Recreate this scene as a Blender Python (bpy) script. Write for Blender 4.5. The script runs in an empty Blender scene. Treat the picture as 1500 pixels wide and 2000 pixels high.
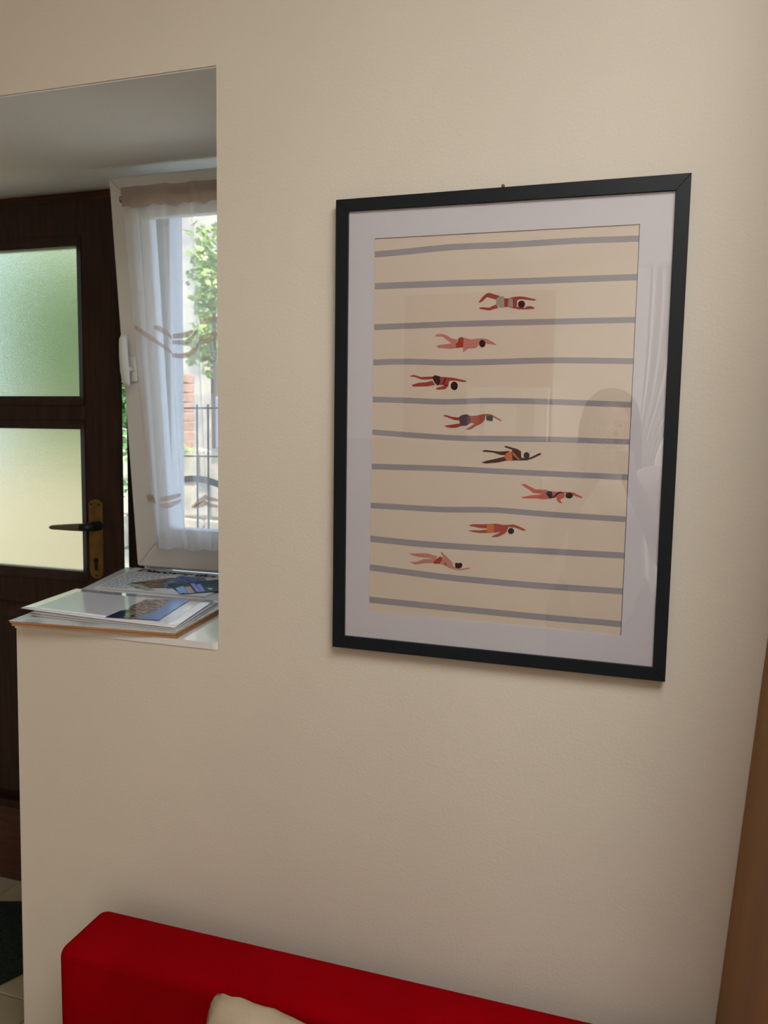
import bpy, bmesh, math, random
from mathutils import Vector, Matrix

random.seed(7)
scene = bpy.context.scene
COL = scene.collection

# ------------------------------------------------------------------ camera
cam_d = bpy.data.cameras.new('camera')
cam = bpy.data.objects.new('camera', cam_d)
COL.objects.link(cam)
scene.camera = cam
cam_d.sensor_fit = 'AUTO'
cam_d.sensor_width = 36.0
cam_d.lens = 1475.0 * 36.0 / 2000.0
cam_d.clip_start = 0.02
cam_d.clip_end = 200
cam_d.dof.use_dof = True
cam_d.dof.focus_distance = 1.22
cam_d.dof.aperture_fstop = 8.0
_right = Vector((0.9562, 0.2921, 0.0172))
_down = Vector((0.0451, -0.0891, -0.9950))
_fwd = Vector((-0.2891, 0.9522, -0.0984))
CAM = Vector((0.4453, -1.1723, 1.46))
cam.matrix_world = Matrix((
    (_right.x, -_down.x, -_fwd.x, CAM.x),
    (_right.y, -_down.y, -_fwd.y, CAM.y),
    (_right.z, -_down.z, -_fwd.z, CAM.z),
    (0, 0, 0, 1)))

# ------------------------------------------------------------------ world, sun, added lamps
w = bpy.data.worlds.new('world')
scene.world = w
w.use_nodes = True
nt = w.node_tree
bg = nt.nodes['Background']
bg.inputs[0].default_value = (0.48, 0.68, 1.0, 1)
bg.inputs[1].default_value = 3.7


def light(name, kind, loc, rot, energy, color, **kw):
    d = bpy.data.lights.new(name, kind)
    d.energy = energy
    d.color = color
    for k, v in kw.items():
        setattr(d, k, v)
    o = bpy.data.objects.new(name, d)
    o.location = loc
    o.rotation_euler = rot
    COL.objects.link(o)
    return o


# sun comes over the roof of the house and lights the garden
light('sun', 'SUN', (0, -2, 9), Vector((-0.45, 0.30, -0.84)).to_track_quat('-Z', 'Y').to_euler(), 9.5, (1.0, 0.95, 0.86), angle=0.01)
# added lamp behind a made-up side window, to brighten the back of the room
light('added_side_lamp', 'AREA', (2.80, -3.15, 1.62), (0, math.radians(90), 0), 235, (1.0, 0.97, 0.93),
      shape='RECTANGLE', size=1.3, size_y=1.6)
light('added_top_lamp', 'AREA', (0.93, -1.25, 2.59), (0, 0, 0), 38, (1.0, 0.985, 0.97),
      shape='RECTANGLE', size=0.9, size_y=0.9)  # added overhead lamp with no known source, brightens the picture wall

scene.view_settings.view_transform = 'Standard'
scene.view_settings.look = 'None'
scene.view_settings.exposure = -0.24
scene.view_settings.gamma = 1.0
scene.view_settings.use_curve_mapping = False
scene.cycles.use_denoising = True
scene.cycles.max_bounces = 14
scene.cycles.diffuse_bounces = 6
scene.cycles.transparent_max_bounces = 24
scene.cycles.sample_clamp_indirect = 6.0


# ------------------------------------------------------------------ outlines measured on the print, curtain and card (metres)
SWIMMERS = [
 [('skin_a', [(0.23319, 1.66897), (0.23799, 1.66952), (0.24663, 1.67676), (0.26034, 1.67269), (0.26602, 1.67784), (0.24975, 1.68309), (0.24536, 1.68218), (0.2396, 1.67737)]),
  ('skin_a', [(0.23454, 1.66099), (0.2357, 1.65951), (0.25057, 1.65652), (0.2644, 1.66003), (0.26095, 1.66515), (0.25696, 1.66385), (0.25044, 1.66084), (0.23933, 1.66192)]),
  ('skin_a', [(0.27197, 1.67406), (0.27997, 1.67377), (0.28786, 1.67562), (0.29576, 1.67604), (0.30224, 1.67545), (0.32238, 1.67049), (0.31818, 1.66888), (0.30454, 1.67112), (0.29662, 1.67211), (0.29308, 1.67046), (0.29231, 1.66126), (0.30498, 1.65872), (0.30776, 1.66111), (0.31419, 1.66089), (0.31926, 1.65861), (0.31861, 1.65687), (0.30506, 1.65659), (0.29571, 1.65689), (0.28844, 1.65854), (0.27894, 1.66099), (0.27239, 1.6612)]),
  ('grey_suit', [(0.26603, 1.67748), (0.2726, 1.67688), (0.2735, 1.66081), (0.26732, 1.66029), (0.26095, 1.66515), (0.26072, 1.67231)]),
  ('grey_suit', [(0.27962, 1.67343), (0.28579, 1.67285), (0.28694, 1.66001), (0.27894, 1.66099)]),
  ('hair_plum', [(0.305, 1.66417), (0.30452, 1.66625), (0.30327, 1.66803), (0.30146, 1.66926), (0.29936, 1.66975), (0.29728, 1.66941), (0.29555, 1.6683), (0.29442, 1.66659), (0.29407, 1.66454), (0.29456, 1.66246), (0.29581, 1.66067), (0.29763, 1.65944), (0.29973, 1.65896), (0.30181, 1.6593), (0.30354, 1.66041), (0.30466, 1.66212)])],
 [('skin_pink', [(0.16555, 1.61949), (0.1697, 1.62309), (0.17891, 1.62288), (0.18509, 1.62017), (0.19283, 1.61559), (0.20275, 1.61355), (0.20028, 1.607), (0.19303, 1.60788), (0.1876, 1.61166), (0.17824, 1.61884), (0.1698, 1.61903)]),
  ('skin_pink', [(0.16863, 1.6039), (0.17396, 1.60602), (0.19303, 1.60788), (0.2002, 1.60994), (0.20045, 1.60039), (0.19249, 1.5998), (0.18408, 1.60016), (0.17177, 1.60163)]),
  ('skin_pink', [(0.21097, 1.61668), (0.22309, 1.6135), (0.23129, 1.61442), (0.2417, 1.61493), (0.24916, 1.61333), (0.25893, 1.60807), (0.26422, 1.60363), (0.25978, 1.60443), (0.2464, 1.60686), (0.2382, 1.60774), (0.23462, 1.60272), (0.23097, 1.59987), (0.21973, 1.59969), (0.21531, 1.59648), (0.21162, 1.5936), (0.21141, 1.60094)]),
  ('red_suit', [(0.20346, 1.61537), (0.20719, 1.61712), (0.21173, 1.61666), (0.21177, 1.60166), (0.20044, 1.60076), (0.19988, 1.60775), (0.20247, 1.6099)]),
  ('hair_dark', [(0.24633, 1.60664), (0.24589, 1.60887), (0.24477, 1.61078), (0.24314, 1.61207), (0.24125, 1.61255), (0.23939, 1.61214), (0.23783, 1.61092), (0.23682, 1.60905), (0.23651, 1.60683), (0.23696, 1.60459), (0.23808, 1.60269), (0.23971, 1.60139), (0.2416, 1.60092), (0.24347, 1.60133), (0.24502, 1.60256), (0.24603, 1.60443)])],
 [('skin_a', [(0.12516, 1.55761), (0.133, 1.55982), (0.14524, 1.55635), (0.16546, 1.55734), (0.16556, 1.55324), (0.15315, 1.55218), (0.14533, 1.5526), (0.13504, 1.55642)]),
  ('skin_a', [(0.12902, 1.54364), (0.14153, 1.54736), (0.15325, 1.54806), (0.1633, 1.55063), (0.16812, 1.54389), (0.15573, 1.54168), (0.13301, 1.54137)]),
  ('skin_a', [(0.17514, 1.5569), (0.19706, 1.55491), (0.21769, 1.55036), (0.21774, 1.54851), (0.21397, 1.54816), (0.19945, 1.55082), (0.19069, 1.54975), (0.18937, 1.54158), (0.1845, 1.53713), (0.17217, 1.5364), (0.16905, 1.53753), (0.17285, 1.54014), (0.17976, 1.54161), (0.18279, 1.54383), (0.17547, 1.54349)]),
  ('hair_plum', [(0.16393, 1.55661), (0.16774, 1.55919), (0.17551, 1.55727), (0.17645, 1.55057), (0.17508, 1.54386), (0.17123, 1.54313), (0.16725, 1.54763), (0.164, 1.55362)]),
  ('wine_suit', [(0.18329, 1.55425), (0.18635, 1.5546), (0.18202, 1.54384), (0.17931, 1.54422)]),
  ('wine_suit', [(0.1839, 1.54532), (0.18819, 1.5427), (0.18746, 1.54159), (0.18317, 1.54383)]),
  ('hair_dark', [(0.20487, 1.54228), (0.20436, 1.54483), (0.20304, 1.547), (0.20113, 1.54845), (0.19889, 1.54897), (0.19669, 1.54847), (0.19484, 1.54703), (0.19364, 1.54487), (0.19326, 1.54231), (0.19377, 1.53975), (0.19509, 1.53758), (0.19702, 1.53612), (0.19925, 1.53561), (0.20146, 1.53612), (0.2033, 1.53756), (0.2045, 1.53972)])],
 [('skin_a', [(0.18115, 1.4957), (0.18729, 1.49688), (0.19505, 1.49432), (0.20887, 1.49294), (0.209, 1.48847), (0.20056, 1.48913), (0.1897, 1.49315)]),
  ('skin_a', [(0.18426, 1.47957), (0.19539, 1.48158), (0.20988, 1.48399), (0.21265, 1.48029), (0.20472, 1.4772), (0.19706, 1.47658), (0.18933, 1.47775)]),
  ('skin_b', [(0.22551, 1.49569), (0.23456, 1.49614), (0.24724, 1.49883), (0.25321, 1.49924), (0.25921, 1.49818), (0.27505, 1.48949), (0.27362, 1.48801), (0.2608, 1.49488), (0.24957, 1.49626), (0.249, 1.49034), (0.24467, 1.48475), (0.23504, 1.47981), (0.22688, 1.4745), (0.22082, 1.47404), (0.22003, 1.47515), (0.22822, 1.48048), (0.23266, 1.48387), (0.22582, 1.48491)]),
  ('purple_suit', [(0.20808, 1.49406), (0.21257, 1.49708), (0.22089, 1.49826), (0.2259, 1.49532), (0.22673, 1.48492), (0.22139, 1.48077), (0.21228, 1.47991), (0.20908, 1.48548)]),
  ('hair_green', [(0.25107, 1.4959), (0.26, 1.49671), (0.26198, 1.49268), (0.26028, 1.4875), (0.25204, 1.4889), (0.2508, 1.49258)])],
 [('skin_dark', [(0.24613, 1.44192), (0.25173, 1.44316), (0.27271, 1.44101), (0.28894, 1.44248), (0.28474, 1.43573), (0.27585, 1.43553), (0.26308, 1.43932), (0.2473, 1.44046)]),
  ('skin_dark', [(0.24481, 1.42321), (0.25225, 1.42602), (0.26933, 1.43017), (0.28111, 1.43343), (0.28574, 1.42762), (0.27102, 1.4239), (0.25238, 1.42192)]),
  ('skin_dark', [(0.29193, 1.44107), (0.2933, 1.44405), (0.28138, 1.44786), (0.28059, 1.44932), (0.28278, 1.4501), (0.30059, 1.44567), (0.30656, 1.44212), (0.30726, 1.43258), (0.31497, 1.4313), (0.32215, 1.43367), (0.33421, 1.44017), (0.33784, 1.43953), (0.33647, 1.43767), (0.32441, 1.43153), (0.3158, 1.42838), (0.30412, 1.42808), (0.29239, 1.42742)]),
  ('orange_suit', [(0.28104, 1.43565), (0.28461, 1.43943), (0.29191, 1.4418), (0.2938, 1.4293), (0.29239, 1.42742), (0.285, 1.4276), (0.28077, 1.43268)]),
  ('orange_suit', [(0.2923, 1.44108), (0.29566, 1.43968), (0.30518, 1.42921), (0.30262, 1.42915), (0.29431, 1.43596)]),
  ('hair_slate', [(0.31967, 1.43618), (0.31926, 1.43814), (0.31822, 1.43978), (0.31672, 1.44086), (0.31498, 1.44121), (0.31327, 1.44078), (0.31184, 1.43963), (0.31092, 1.43794), (0.31065, 1.43597), (0.31106, 1.43401), (0.3121, 1.43237), (0.3136, 1.43129), (0.31535, 1.43094), (0.31706, 1.43137), (0.31848, 1.43252), (0.3194, 1.43421)])],
 [('skin_c', [(0.30787, 1.39098), (0.31369, 1.39229), (0.33, 1.38437), (0.3488, 1.38432), (0.34689, 1.37763), (0.33893, 1.37807), (0.32804, 1.37839), (0.32057, 1.38366)]),
  ('skin_c', [(0.30892, 1.37135), (0.32452, 1.37493), (0.33971, 1.37662), (0.33892, 1.37843), (0.34968, 1.37995), (0.3529, 1.37088), (0.34431, 1.36943), (0.33196, 1.37041), (0.31228, 1.36963)]),
  ('skin_c', [(0.35499, 1.38198), (0.36395, 1.38158), (0.37816, 1.38212), (0.38737, 1.38173), (0.40174, 1.37466), (0.39968, 1.37349), (0.38757, 1.37701), (0.37469, 1.38016), (0.3746, 1.37358), (0.36799, 1.36966), (0.37178, 1.36395), (0.36673, 1.36521), (0.36299, 1.36945), (0.36285, 1.37312), (0.35646, 1.37176)]),
  ('hair_slate', [(0.3461, 1.37944), (0.34957, 1.38288), (0.35535, 1.38199), (0.35716, 1.37216), (0.35292, 1.37052), (0.34916, 1.37478)]),
  ('hair_slate', [(0.3571, 1.37362), (0.36398, 1.38085), (0.3682, 1.38247), (0.37326, 1.38047), (0.37117, 1.3793), (0.36828, 1.38028), (0.36411, 1.37756), (0.3579, 1.37145)]),
  ('hair_green', [(0.38672, 1.37698), (0.38623, 1.37869), (0.38498, 1.3801), (0.38315, 1.38101), (0.38103, 1.38128), (0.37893, 1.38085), (0.37718, 1.37981), (0.37604, 1.37829), (0.37569, 1.37655), (0.37618, 1.37483), (0.37744, 1.37341), (0.37927, 1.3725), (0.38139, 1.37224), (0.38349, 1.37267), (0.38524, 1.37372), (0.38637, 1.37523)])],
 [('skin_b', [(0.22785, 1.32285), (0.23391, 1.32545), (0.25821, 1.32666), (0.25842, 1.31985), (0.24781, 1.31968)]),
  ('skin_b', [(0.22693, 1.31477), (0.23571, 1.316), (0.24639, 1.31618), (0.25847, 1.31833), (0.25864, 1.31265), (0.24652, 1.31184), (0.2358, 1.31295)]),
  ('skin_b', [(0.26723, 1.32787), (0.27323, 1.32817), (0.28227, 1.32674), (0.29119, 1.32756), (0.29933, 1.32835), (0.3083, 1.32543), (0.31878, 1.32073), (0.31442, 1.319), (0.30246, 1.32325), (0.29131, 1.32381), (0.28787, 1.31534), (0.28424, 1.31213), (0.2754, 1.30749), (0.26414, 1.30611), (0.26782, 1.30897), (0.28038, 1.3157), (0.26768, 1.31351)]),
  ('orange_suit', [(0.25744, 1.327), (0.26798, 1.32791), (0.26843, 1.31355), (0.25751, 1.31258)]),
  ('hair_dark', [(0.30005, 1.31802), (0.29962, 1.31987), (0.29852, 1.3214), (0.29693, 1.32237), (0.29507, 1.32265), (0.29324, 1.32218), (0.29171, 1.32104), (0.29071, 1.3194), (0.2904, 1.31751), (0.29083, 1.31566), (0.29194, 1.31413), (0.29354, 1.31315), (0.2954, 1.31288), (0.29723, 1.31335), (0.29876, 1.3145), (0.29975, 1.31614)])],
 [('skin_pale', [(0.13121, 1.2722), (0.15006, 1.27375), (0.16201, 1.27449), (0.17875, 1.27045), (0.17494, 1.26475), (0.16219, 1.26707), (0.14781, 1.26733), (0.13651, 1.26938)]),
  ('skin_pale', [(0.13232, 1.25807), (0.14397, 1.25922), (0.15587, 1.26431), (0.16859, 1.26513), (0.17804, 1.26729), (0.1735, 1.2588), (0.16, 1.2583), (0.14167, 1.25435)]),
  ('skin_pale', [(0.18585, 1.27012), (0.18986, 1.26726), (0.18413, 1.27624), (0.18369, 1.27777), (0.18646, 1.27716), (0.20009, 1.26559), (0.20452, 1.26044), (0.20424, 1.25654), (0.2137, 1.25252), (0.23373, 1.2558), (0.23072, 1.25328), (0.21841, 1.25051), (0.20752, 1.25055), (0.19807, 1.25302), (0.19012, 1.25716), (0.18142, 1.25853)]),
  ('red_suit', [(0.17187, 1.26065), (0.17883, 1.26734), (0.1827, 1.27031), (0.18666, 1.26939), (0.18601, 1.2639), (0.1822, 1.25859), (0.17352, 1.25802)]),
  ('red_suit', [(0.19077, 1.26226), (0.194, 1.25897), (0.19409, 1.25547), (0.19088, 1.25799)]),
  ('hair_dark', [(0.20766, 1.25987), (0.20954, 1.26232), (0.21345, 1.26141), (0.2173, 1.26282), (0.22009, 1.25991), (0.21906, 1.2552), (0.21369, 1.2529), (0.20899, 1.25375)])],
]
LANES = [
 [(0.06448, 1.75465), (0.09586, 1.75557), (0.12676, 1.75669), (0.1572, 1.75811), (0.18719, 1.75909), (0.21676, 1.75895), (0.24593, 1.75825), (0.27467, 1.75773), (0.30299, 1.75762), (0.3309, 1.75779), (0.35841, 1.75791), (0.38555, 1.75766), (0.41233, 1.75705), (0.43875, 1.75633), (0.46481, 1.75562), (0.46522, 1.747), (0.43915, 1.74766), (0.41272, 1.74831), (0.38592, 1.74886), (0.35876, 1.74905), (0.33123, 1.74887), (0.30331, 1.74863), (0.27497, 1.74868), (0.24621, 1.74914), (0.21703, 1.74977), (0.18743, 1.74985), (0.15742, 1.74879), (0.12697, 1.7473), (0.09604, 1.74611), (0.06464, 1.74511)],
 [(0.0653, 1.70543), (0.09665, 1.70527), (0.12752, 1.70511), (0.15795, 1.70491), (0.18793, 1.7046), (0.21748, 1.70419), (0.2466, 1.70375), (0.27531, 1.70335), (0.30361, 1.70305), (0.3315, 1.70283), (0.35901, 1.70263), (0.38613, 1.70243), (0.41288, 1.70224), (0.43926, 1.70204), (0.46528, 1.70185), (0.46571, 1.6928), (0.43967, 1.69293), (0.41328, 1.69306), (0.38652, 1.69319), (0.35938, 1.69332), (0.33185, 1.69346), (0.30394, 1.69361), (0.27562, 1.69384), (0.2469, 1.69417), (0.21775, 1.69454), (0.18818, 1.69489), (0.15818, 1.69512), (0.12774, 1.69525), (0.09684, 1.69533), (0.06547, 1.69542)],
 [(0.06552, 1.64072), (0.09691, 1.64108), (0.12782, 1.64143), (0.15828, 1.64178), (0.18829, 1.64202), (0.21788, 1.64205), (0.24704, 1.64196), (0.27578, 1.64185), (0.30412, 1.64172), (0.33206, 1.64157), (0.35961, 1.64141), (0.38678, 1.64126), (0.41358, 1.64111), (0.44, 1.64096), (0.46607, 1.64081), (0.46647, 1.6324), (0.44039, 1.63249), (0.41395, 1.63258), (0.38714, 1.63267), (0.35995, 1.63276), (0.33239, 1.63286), (0.30443, 1.63295), (0.27607, 1.63302), (0.24731, 1.63306), (0.21813, 1.63308), (0.18853, 1.63299), (0.1585, 1.63268), (0.12802, 1.63227), (0.09708, 1.63185), (0.06568, 1.63142)],
 [(0.06472, 1.58473), (0.09607, 1.58553), (0.12698, 1.58537), (0.15746, 1.58406), (0.1875, 1.58287), (0.21709, 1.58267), (0.24623, 1.58297), (0.27496, 1.5834), (0.30328, 1.58393), (0.3312, 1.58435), (0.35875, 1.58432), (0.38594, 1.58373), (0.41277, 1.58293), (0.43923, 1.58214), (0.46534, 1.58136), (0.46574, 1.57285), (0.43962, 1.57358), (0.41314, 1.57431), (0.38629, 1.57505), (0.35909, 1.57559), (0.33152, 1.57556), (0.30359, 1.57507), (0.27525, 1.57448), (0.24651, 1.57399), (0.21734, 1.57362), (0.18774, 1.57376), (0.15768, 1.57488), (0.12718, 1.57612), (0.09625, 1.57622), (0.06488, 1.57534)],
 [(0.06483, 1.52553), (0.09612, 1.52474), (0.12696, 1.52376), (0.15737, 1.52241), (0.18733, 1.52169), (0.21682, 1.52254), (0.24587, 1.52359), (0.27455, 1.52362), (0.30284, 1.5232), (0.33074, 1.52267), (0.35827, 1.52188), (0.38543, 1.52093), (0.41223, 1.51996), (0.43867, 1.51901), (0.46475, 1.51807), (0.46514, 1.50985), (0.43904, 1.51074), (0.41259, 1.51164), (0.38578, 1.51255), (0.3586, 1.51344), (0.33106, 1.51417), (0.30314, 1.51465), (0.27483, 1.51501), (0.24614, 1.51491), (0.21706, 1.5138), (0.18756, 1.51289), (0.15758, 1.51354), (0.12715, 1.51483), (0.09629, 1.51575), (0.06498, 1.51647)],
 [(0.06483, 1.47241), (0.0961, 1.47063), (0.12691, 1.46886), (0.15729, 1.46711), (0.18724, 1.46564), (0.21675, 1.46493), (0.24582, 1.46491), (0.27447, 1.46511), (0.30273, 1.46527), (0.33059, 1.46538), (0.35808, 1.46532), (0.38521, 1.46495), (0.41198, 1.46446), (0.43838, 1.46397), (0.46444, 1.46348), (0.46481, 1.45557), (0.43874, 1.456), (0.41232, 1.45644), (0.38554, 1.45688), (0.3584, 1.45719), (0.33089, 1.4572), (0.30301, 1.45703), (0.27474, 1.45681), (0.24607, 1.45655), (0.21698, 1.45651), (0.18746, 1.45716), (0.15749, 1.45857), (0.1271, 1.46026), (0.09626, 1.46197), (0.06498, 1.46369)],
 [(0.06487, 1.41675), (0.09612, 1.41677), (0.12692, 1.41679), (0.15727, 1.41681), (0.1872, 1.41667), (0.21671, 1.41616), (0.24581, 1.41545), (0.27451, 1.41473), (0.30281, 1.41409), (0.33072, 1.41357), (0.35825, 1.41313), (0.3854, 1.41269), (0.41219, 1.41226), (0.43862, 1.41184), (0.4647, 1.41142), (0.46509, 1.40305), (0.439, 1.40342), (0.41255, 1.40379), (0.38575, 1.40416), (0.35858, 1.40454), (0.33104, 1.40492), (0.30311, 1.40538), (0.27479, 1.40597), (0.24607, 1.40663), (0.21695, 1.40727), (0.18742, 1.40771), (0.15748, 1.4078), (0.12711, 1.40771), (0.09629, 1.40762), (0.06502, 1.40753)],
 [(0.06415, 1.35273), (0.09546, 1.35223), (0.12632, 1.35174), (0.15674, 1.35125), (0.18672, 1.35119), (0.21626, 1.35207), (0.24535, 1.35341), (0.27407, 1.35393), (0.30243, 1.35305), (0.33042, 1.35168), (0.35802, 1.35072), (0.38524, 1.35012), (0.41208, 1.34963), (0.43857, 1.34916), (0.46471, 1.34869), (0.46511, 1.34024), (0.43895, 1.34065), (0.41245, 1.34107), (0.38559, 1.3415), (0.35835, 1.34204), (0.33074, 1.34295), (0.30273, 1.34425), (0.27435, 1.34508), (0.24562, 1.34449), (0.2165, 1.34309), (0.18696, 1.34214), (0.15696, 1.34214), (0.12651, 1.34256), (0.09563, 1.34299), (0.0643, 1.34342)],
 [(0.06415, 1.2979), (0.09549, 1.29644), (0.1264, 1.29501), (0.15686, 1.29393), (0.18688, 1.29345), (0.21646, 1.29326), (0.24564, 1.29316), (0.2744, 1.29329), (0.30276, 1.29354), (0.33073, 1.29377), (0.35832, 1.29389), (0.38555, 1.29398), (0.4124, 1.29406), (0.4389, 1.29414), (0.46504, 1.29422), (0.46548, 1.28492), (0.43931, 1.28478), (0.4128, 1.28464), (0.38593, 1.28449), (0.35869, 1.28434), (0.33108, 1.28415), (0.30309, 1.28386), (0.27471, 1.28353), (0.24593, 1.28334), (0.21674, 1.28337), (0.18713, 1.28349), (0.15709, 1.2839), (0.12661, 1.28491), (0.09568, 1.28627), (0.06431, 1.28766)],
 [(0.06403, 1.24991), (0.09545, 1.24798), (0.12643, 1.24608), (0.15697, 1.2442), (0.18708, 1.24257), (0.21676, 1.24148), (0.24603, 1.24079), (0.27488, 1.24019), (0.30334, 1.23961), (0.33141, 1.23924), (0.35909, 1.2392), (0.38638, 1.23932), (0.41331, 1.23945), (0.43988, 1.23957), (0.4661, 1.23969), (0.46653, 1.23031), (0.4403, 1.23013), (0.41371, 1.22994), (0.38676, 1.22976), (0.35945, 1.22957), (0.33176, 1.22954), (0.30368, 1.22985), (0.2752, 1.23036), (0.24632, 1.23089), (0.21704, 1.23152), (0.18734, 1.23253), (0.1572, 1.23409), (0.12664, 1.2359), (0.09564, 1.23773), (0.0642, 1.23959)],
 [(0.06446, 1.19552), (0.09583, 1.19479), (0.12676, 1.19407), (0.15725, 1.19336), (0.18732, 1.19269), (0.21696, 1.19213), (0.24619, 1.19165), (0.27502, 1.19119), (0.30346, 1.19074), (0.33151, 1.19035), (0.35918, 1.19008), (0.38647, 1.18989), (0.4134, 1.1897), (0.43997, 1.18951), (0.4662, 1.18932), (0.46664, 1.17987), (0.44039, 1.17999), (0.4138, 1.18012), (0.38686, 1.18024), (0.35954, 1.18037), (0.33186, 1.18058), (0.30379, 1.1809), (0.27534, 1.18129), (0.24649, 1.18168), (0.21723, 1.18209), (0.18757, 1.18258), (0.15749, 1.18317), (0.12697, 1.18381), (0.09602, 1.18445), (0.06463, 1.18511)],
]
PRINT = [(0.06414, 1.77447), (0.46476, 1.77135), (0.46648, 1.16717), (0.0644, 1.17117)]
INNER = [(0.0211, 1.81797), (0.51038, 1.81337), (0.51376, 1.1241), (0.02299, 1.1262)]
RIBBONS = [[(-0.7348, 1.7283), (-0.7195, 1.7182), (-0.6735, 1.6922), (-0.6228, 1.6605)], [(-0.6232, 1.6548), (-0.6087, 1.6536), (-0.5905, 1.6572), (-0.5674, 1.6692), (-0.5465, 1.684), (-0.5, 1.6963)], [(-0.6753, 1.7249), (-0.6575, 1.7206), (-0.6359, 1.7087), (-0.62, 1.6969)], [(-0.6197, 1.6864), (-0.5972, 1.6869), (-0.5789, 1.6941), (-0.5646, 1.709), (-0.5488, 1.7142)], [(-0.6174, 1.7006), (-0.5936, 1.7058), (-0.5708, 1.7148)], [(-0.5448, 1.6934), (-0.5213, 1.7024), (-0.499, 1.7112)], [(-0.5421, 1.7328), (-0.5188, 1.7397), (-0.4969, 1.7446)], [(-0.7428, 1.2925), (-0.7238, 1.2901), (-0.7077, 1.2824)], [(-0.741, 1.2852), (-0.7221, 1.2818), (-0.7081, 1.2771)], [(-0.6882, 1.2874), (-0.6594, 1.2927), (-0.6281, 1.3033)], [(-0.6895, 1.2705), (-0.6608, 1.2739), (-0.6293, 1.2877)], [(-0.6026, 1.2701), (-0.5807, 1.2856), (-0.5545, 1.3), (-0.5256, 1.2899)], [(-0.598, 1.2704), (-0.5767, 1.2775), (-0.5556, 1.2846), (-0.5267, 1.2735)]]
# curtain outline [(-0.7337, 2.0522), (-0.7417, 2.0138), (-0.7298, 1.1563), (-0.5366, 1.1624), (-0.4805, 2.0451), (-0.4833, 2.0022)]
CARD = [('sky_box', [(-0.554, 0.3983), (-0.5498, 0.4271), (-0.4949, 0.3574), (-0.5102, 0.3472)], 'box_sky'), ('tan_box', [(-0.5408, 0.4171), (-0.5313, 0.4277), (-0.4816, 0.3669), (-0.4914, 0.3547)], 'box_tan'), ('blue_box', [(-0.5498, 0.4597), (-0.5436, 0.4669), (-0.4752, 0.3821), (-0.483, 0.3768)], 'box_blue'), ('blue_box', [(-0.5298, 0.4536), (-0.5251, 0.4649), (-0.4677, 0.3893), (-0.4745, 0.3824)], 'box_blue'), ('white_mark', [(-0.4835, 0.4244), (-0.4785, 0.4286), (-0.4696, 0.4277), (-0.4639, 0.4146), (-0.4709, 0.414)], 'leaflet')]

# ------------------------------------------------------------------ materials
def srgb(r, g, b):
    def f(c):
        c /= 255.0
        return c / 12.92 if c <= 0.04045 else ((c + 0.055) / 1.055) ** 2.4
    return (f(r), f(g), f(b), 1.0)


def mat(name, col, rough=0.6, metal=0.0, spec=0.5, var=0.0, vscale=6.0, bump=0.0, bscale=60.0,
        col2=None, stretch=None, coat=0.0, sheen=0.0, ramp=(0.35, 0.65), detail=4.0):
    m = bpy.data.materials.new(name)
    m.use_nodes = True
    n = m.node_tree
    b = n.nodes['Principled BSDF']
    b.inputs['Base Color'].default_value = col
    b.inputs['Roughness'].default_value = rough
    b.inputs['Metallic'].default_value = metal
    b.inputs['Specular IOR Level'].default_value = spec
    if coat:
        b.inputs['Coat Weight'].default_value = coat
        b.inputs['Coat Roughness'].default_value = 0.05
    if sheen:
        b.inputs['Sheen Weight'].default_value = sheen
        b.inputs['Sheen Roughness'].default_value = 0.4
    tc = n.nodes.new('ShaderNodeTexCoord')
    mp = n.nodes.new('ShaderNodeMapping')
    n.links.new(tc.outputs['Object'], mp.inputs[0])
    if stretch:
        mp.inputs['Scale'].default_value = stretch
    if var or col2:
        t = n.nodes.new('ShaderNodeTexNoise')
        t.inputs['Scale'].default_value = vscale
        t.inputs['Detail'].default_value = detail
        n.links.new(mp.outputs[0], t.inputs[0])
        r = n.nodes.new('ShaderNodeValToRGB')
        n.links.new(t.outputs[0], r.inputs[0])
        r.color_ramp.elements[0].position = ramp[0]
        r.color_ramp.elements[1].position = ramp[1]
        if col2 is None:
            col2 = tuple(c * (1 - var) for c in col[:3]) + (1,)
        r.color_ramp.elements[0].color = col2
        r.color_ramp.elements[1].color = col
        n.links.new(r.outputs[0], b.inputs['Base Color'])
    if bump:
        t = n.nodes.new('ShaderNodeTexNoise')
        t.inputs['Scale'].default_value = bscale
        t.inputs['Detail'].default_value = 3
        n.links.new(mp.outputs[0], t.inputs[0])
        bp = n.nodes.new('ShaderNodeBump')
        bp.inputs['Strength'].default_value = bump
        bp.inputs['Distance'].default_value = 0.002
        n.links.new(t.outputs[0], bp.inputs['Height'])
        n.links.new(bp.outputs[0], b.inputs['Normal'])
    return m


def glass_mat(name, tint=(1, 1, 1, 1)):
    m = bpy.data.materials.new(name)
    m.use_nodes = True
    n = m.node_tree
    n.nodes.clear()
    out = n.nodes.new('ShaderNodeOutputMaterial')
    fr = n.nodes.new('ShaderNodeFresnel')
    ge = n.nodes.new('ShaderNodeNewGeometry')
    mi = n.nodes.new('ShaderNodeMapRange')      # the same reflectance from either side of the thin pane
    mi.inputs['To Min'].default_value = 1.5
    mi.inputs['To Max'].default_value = 1.0 / 1.5
    n.links.new(ge.outputs['Backfacing'], mi.inputs['Value'])
    n.links.new(mi.outputs[0], fr.inputs[0])
    tr = n.nodes.new('ShaderNodeBsdfTransparent')
    tr.inputs[0].default_value = tint
    gl = n.nodes.new('ShaderNodeBsdfGlossy')
    gl.inputs['Roughness'].default_value = 0.0
    mx = n.nodes.new('ShaderNodeMixShader')
    n.links.new(fr.outputs[0], mx.inputs[0])
    n.links.new(tr.outputs[0], mx.inputs[1])
    n.links.new(gl.outputs[0], mx.inputs[2])
    n.links.new(mx.outputs[0], out.inputs[0])
    return m


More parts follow.
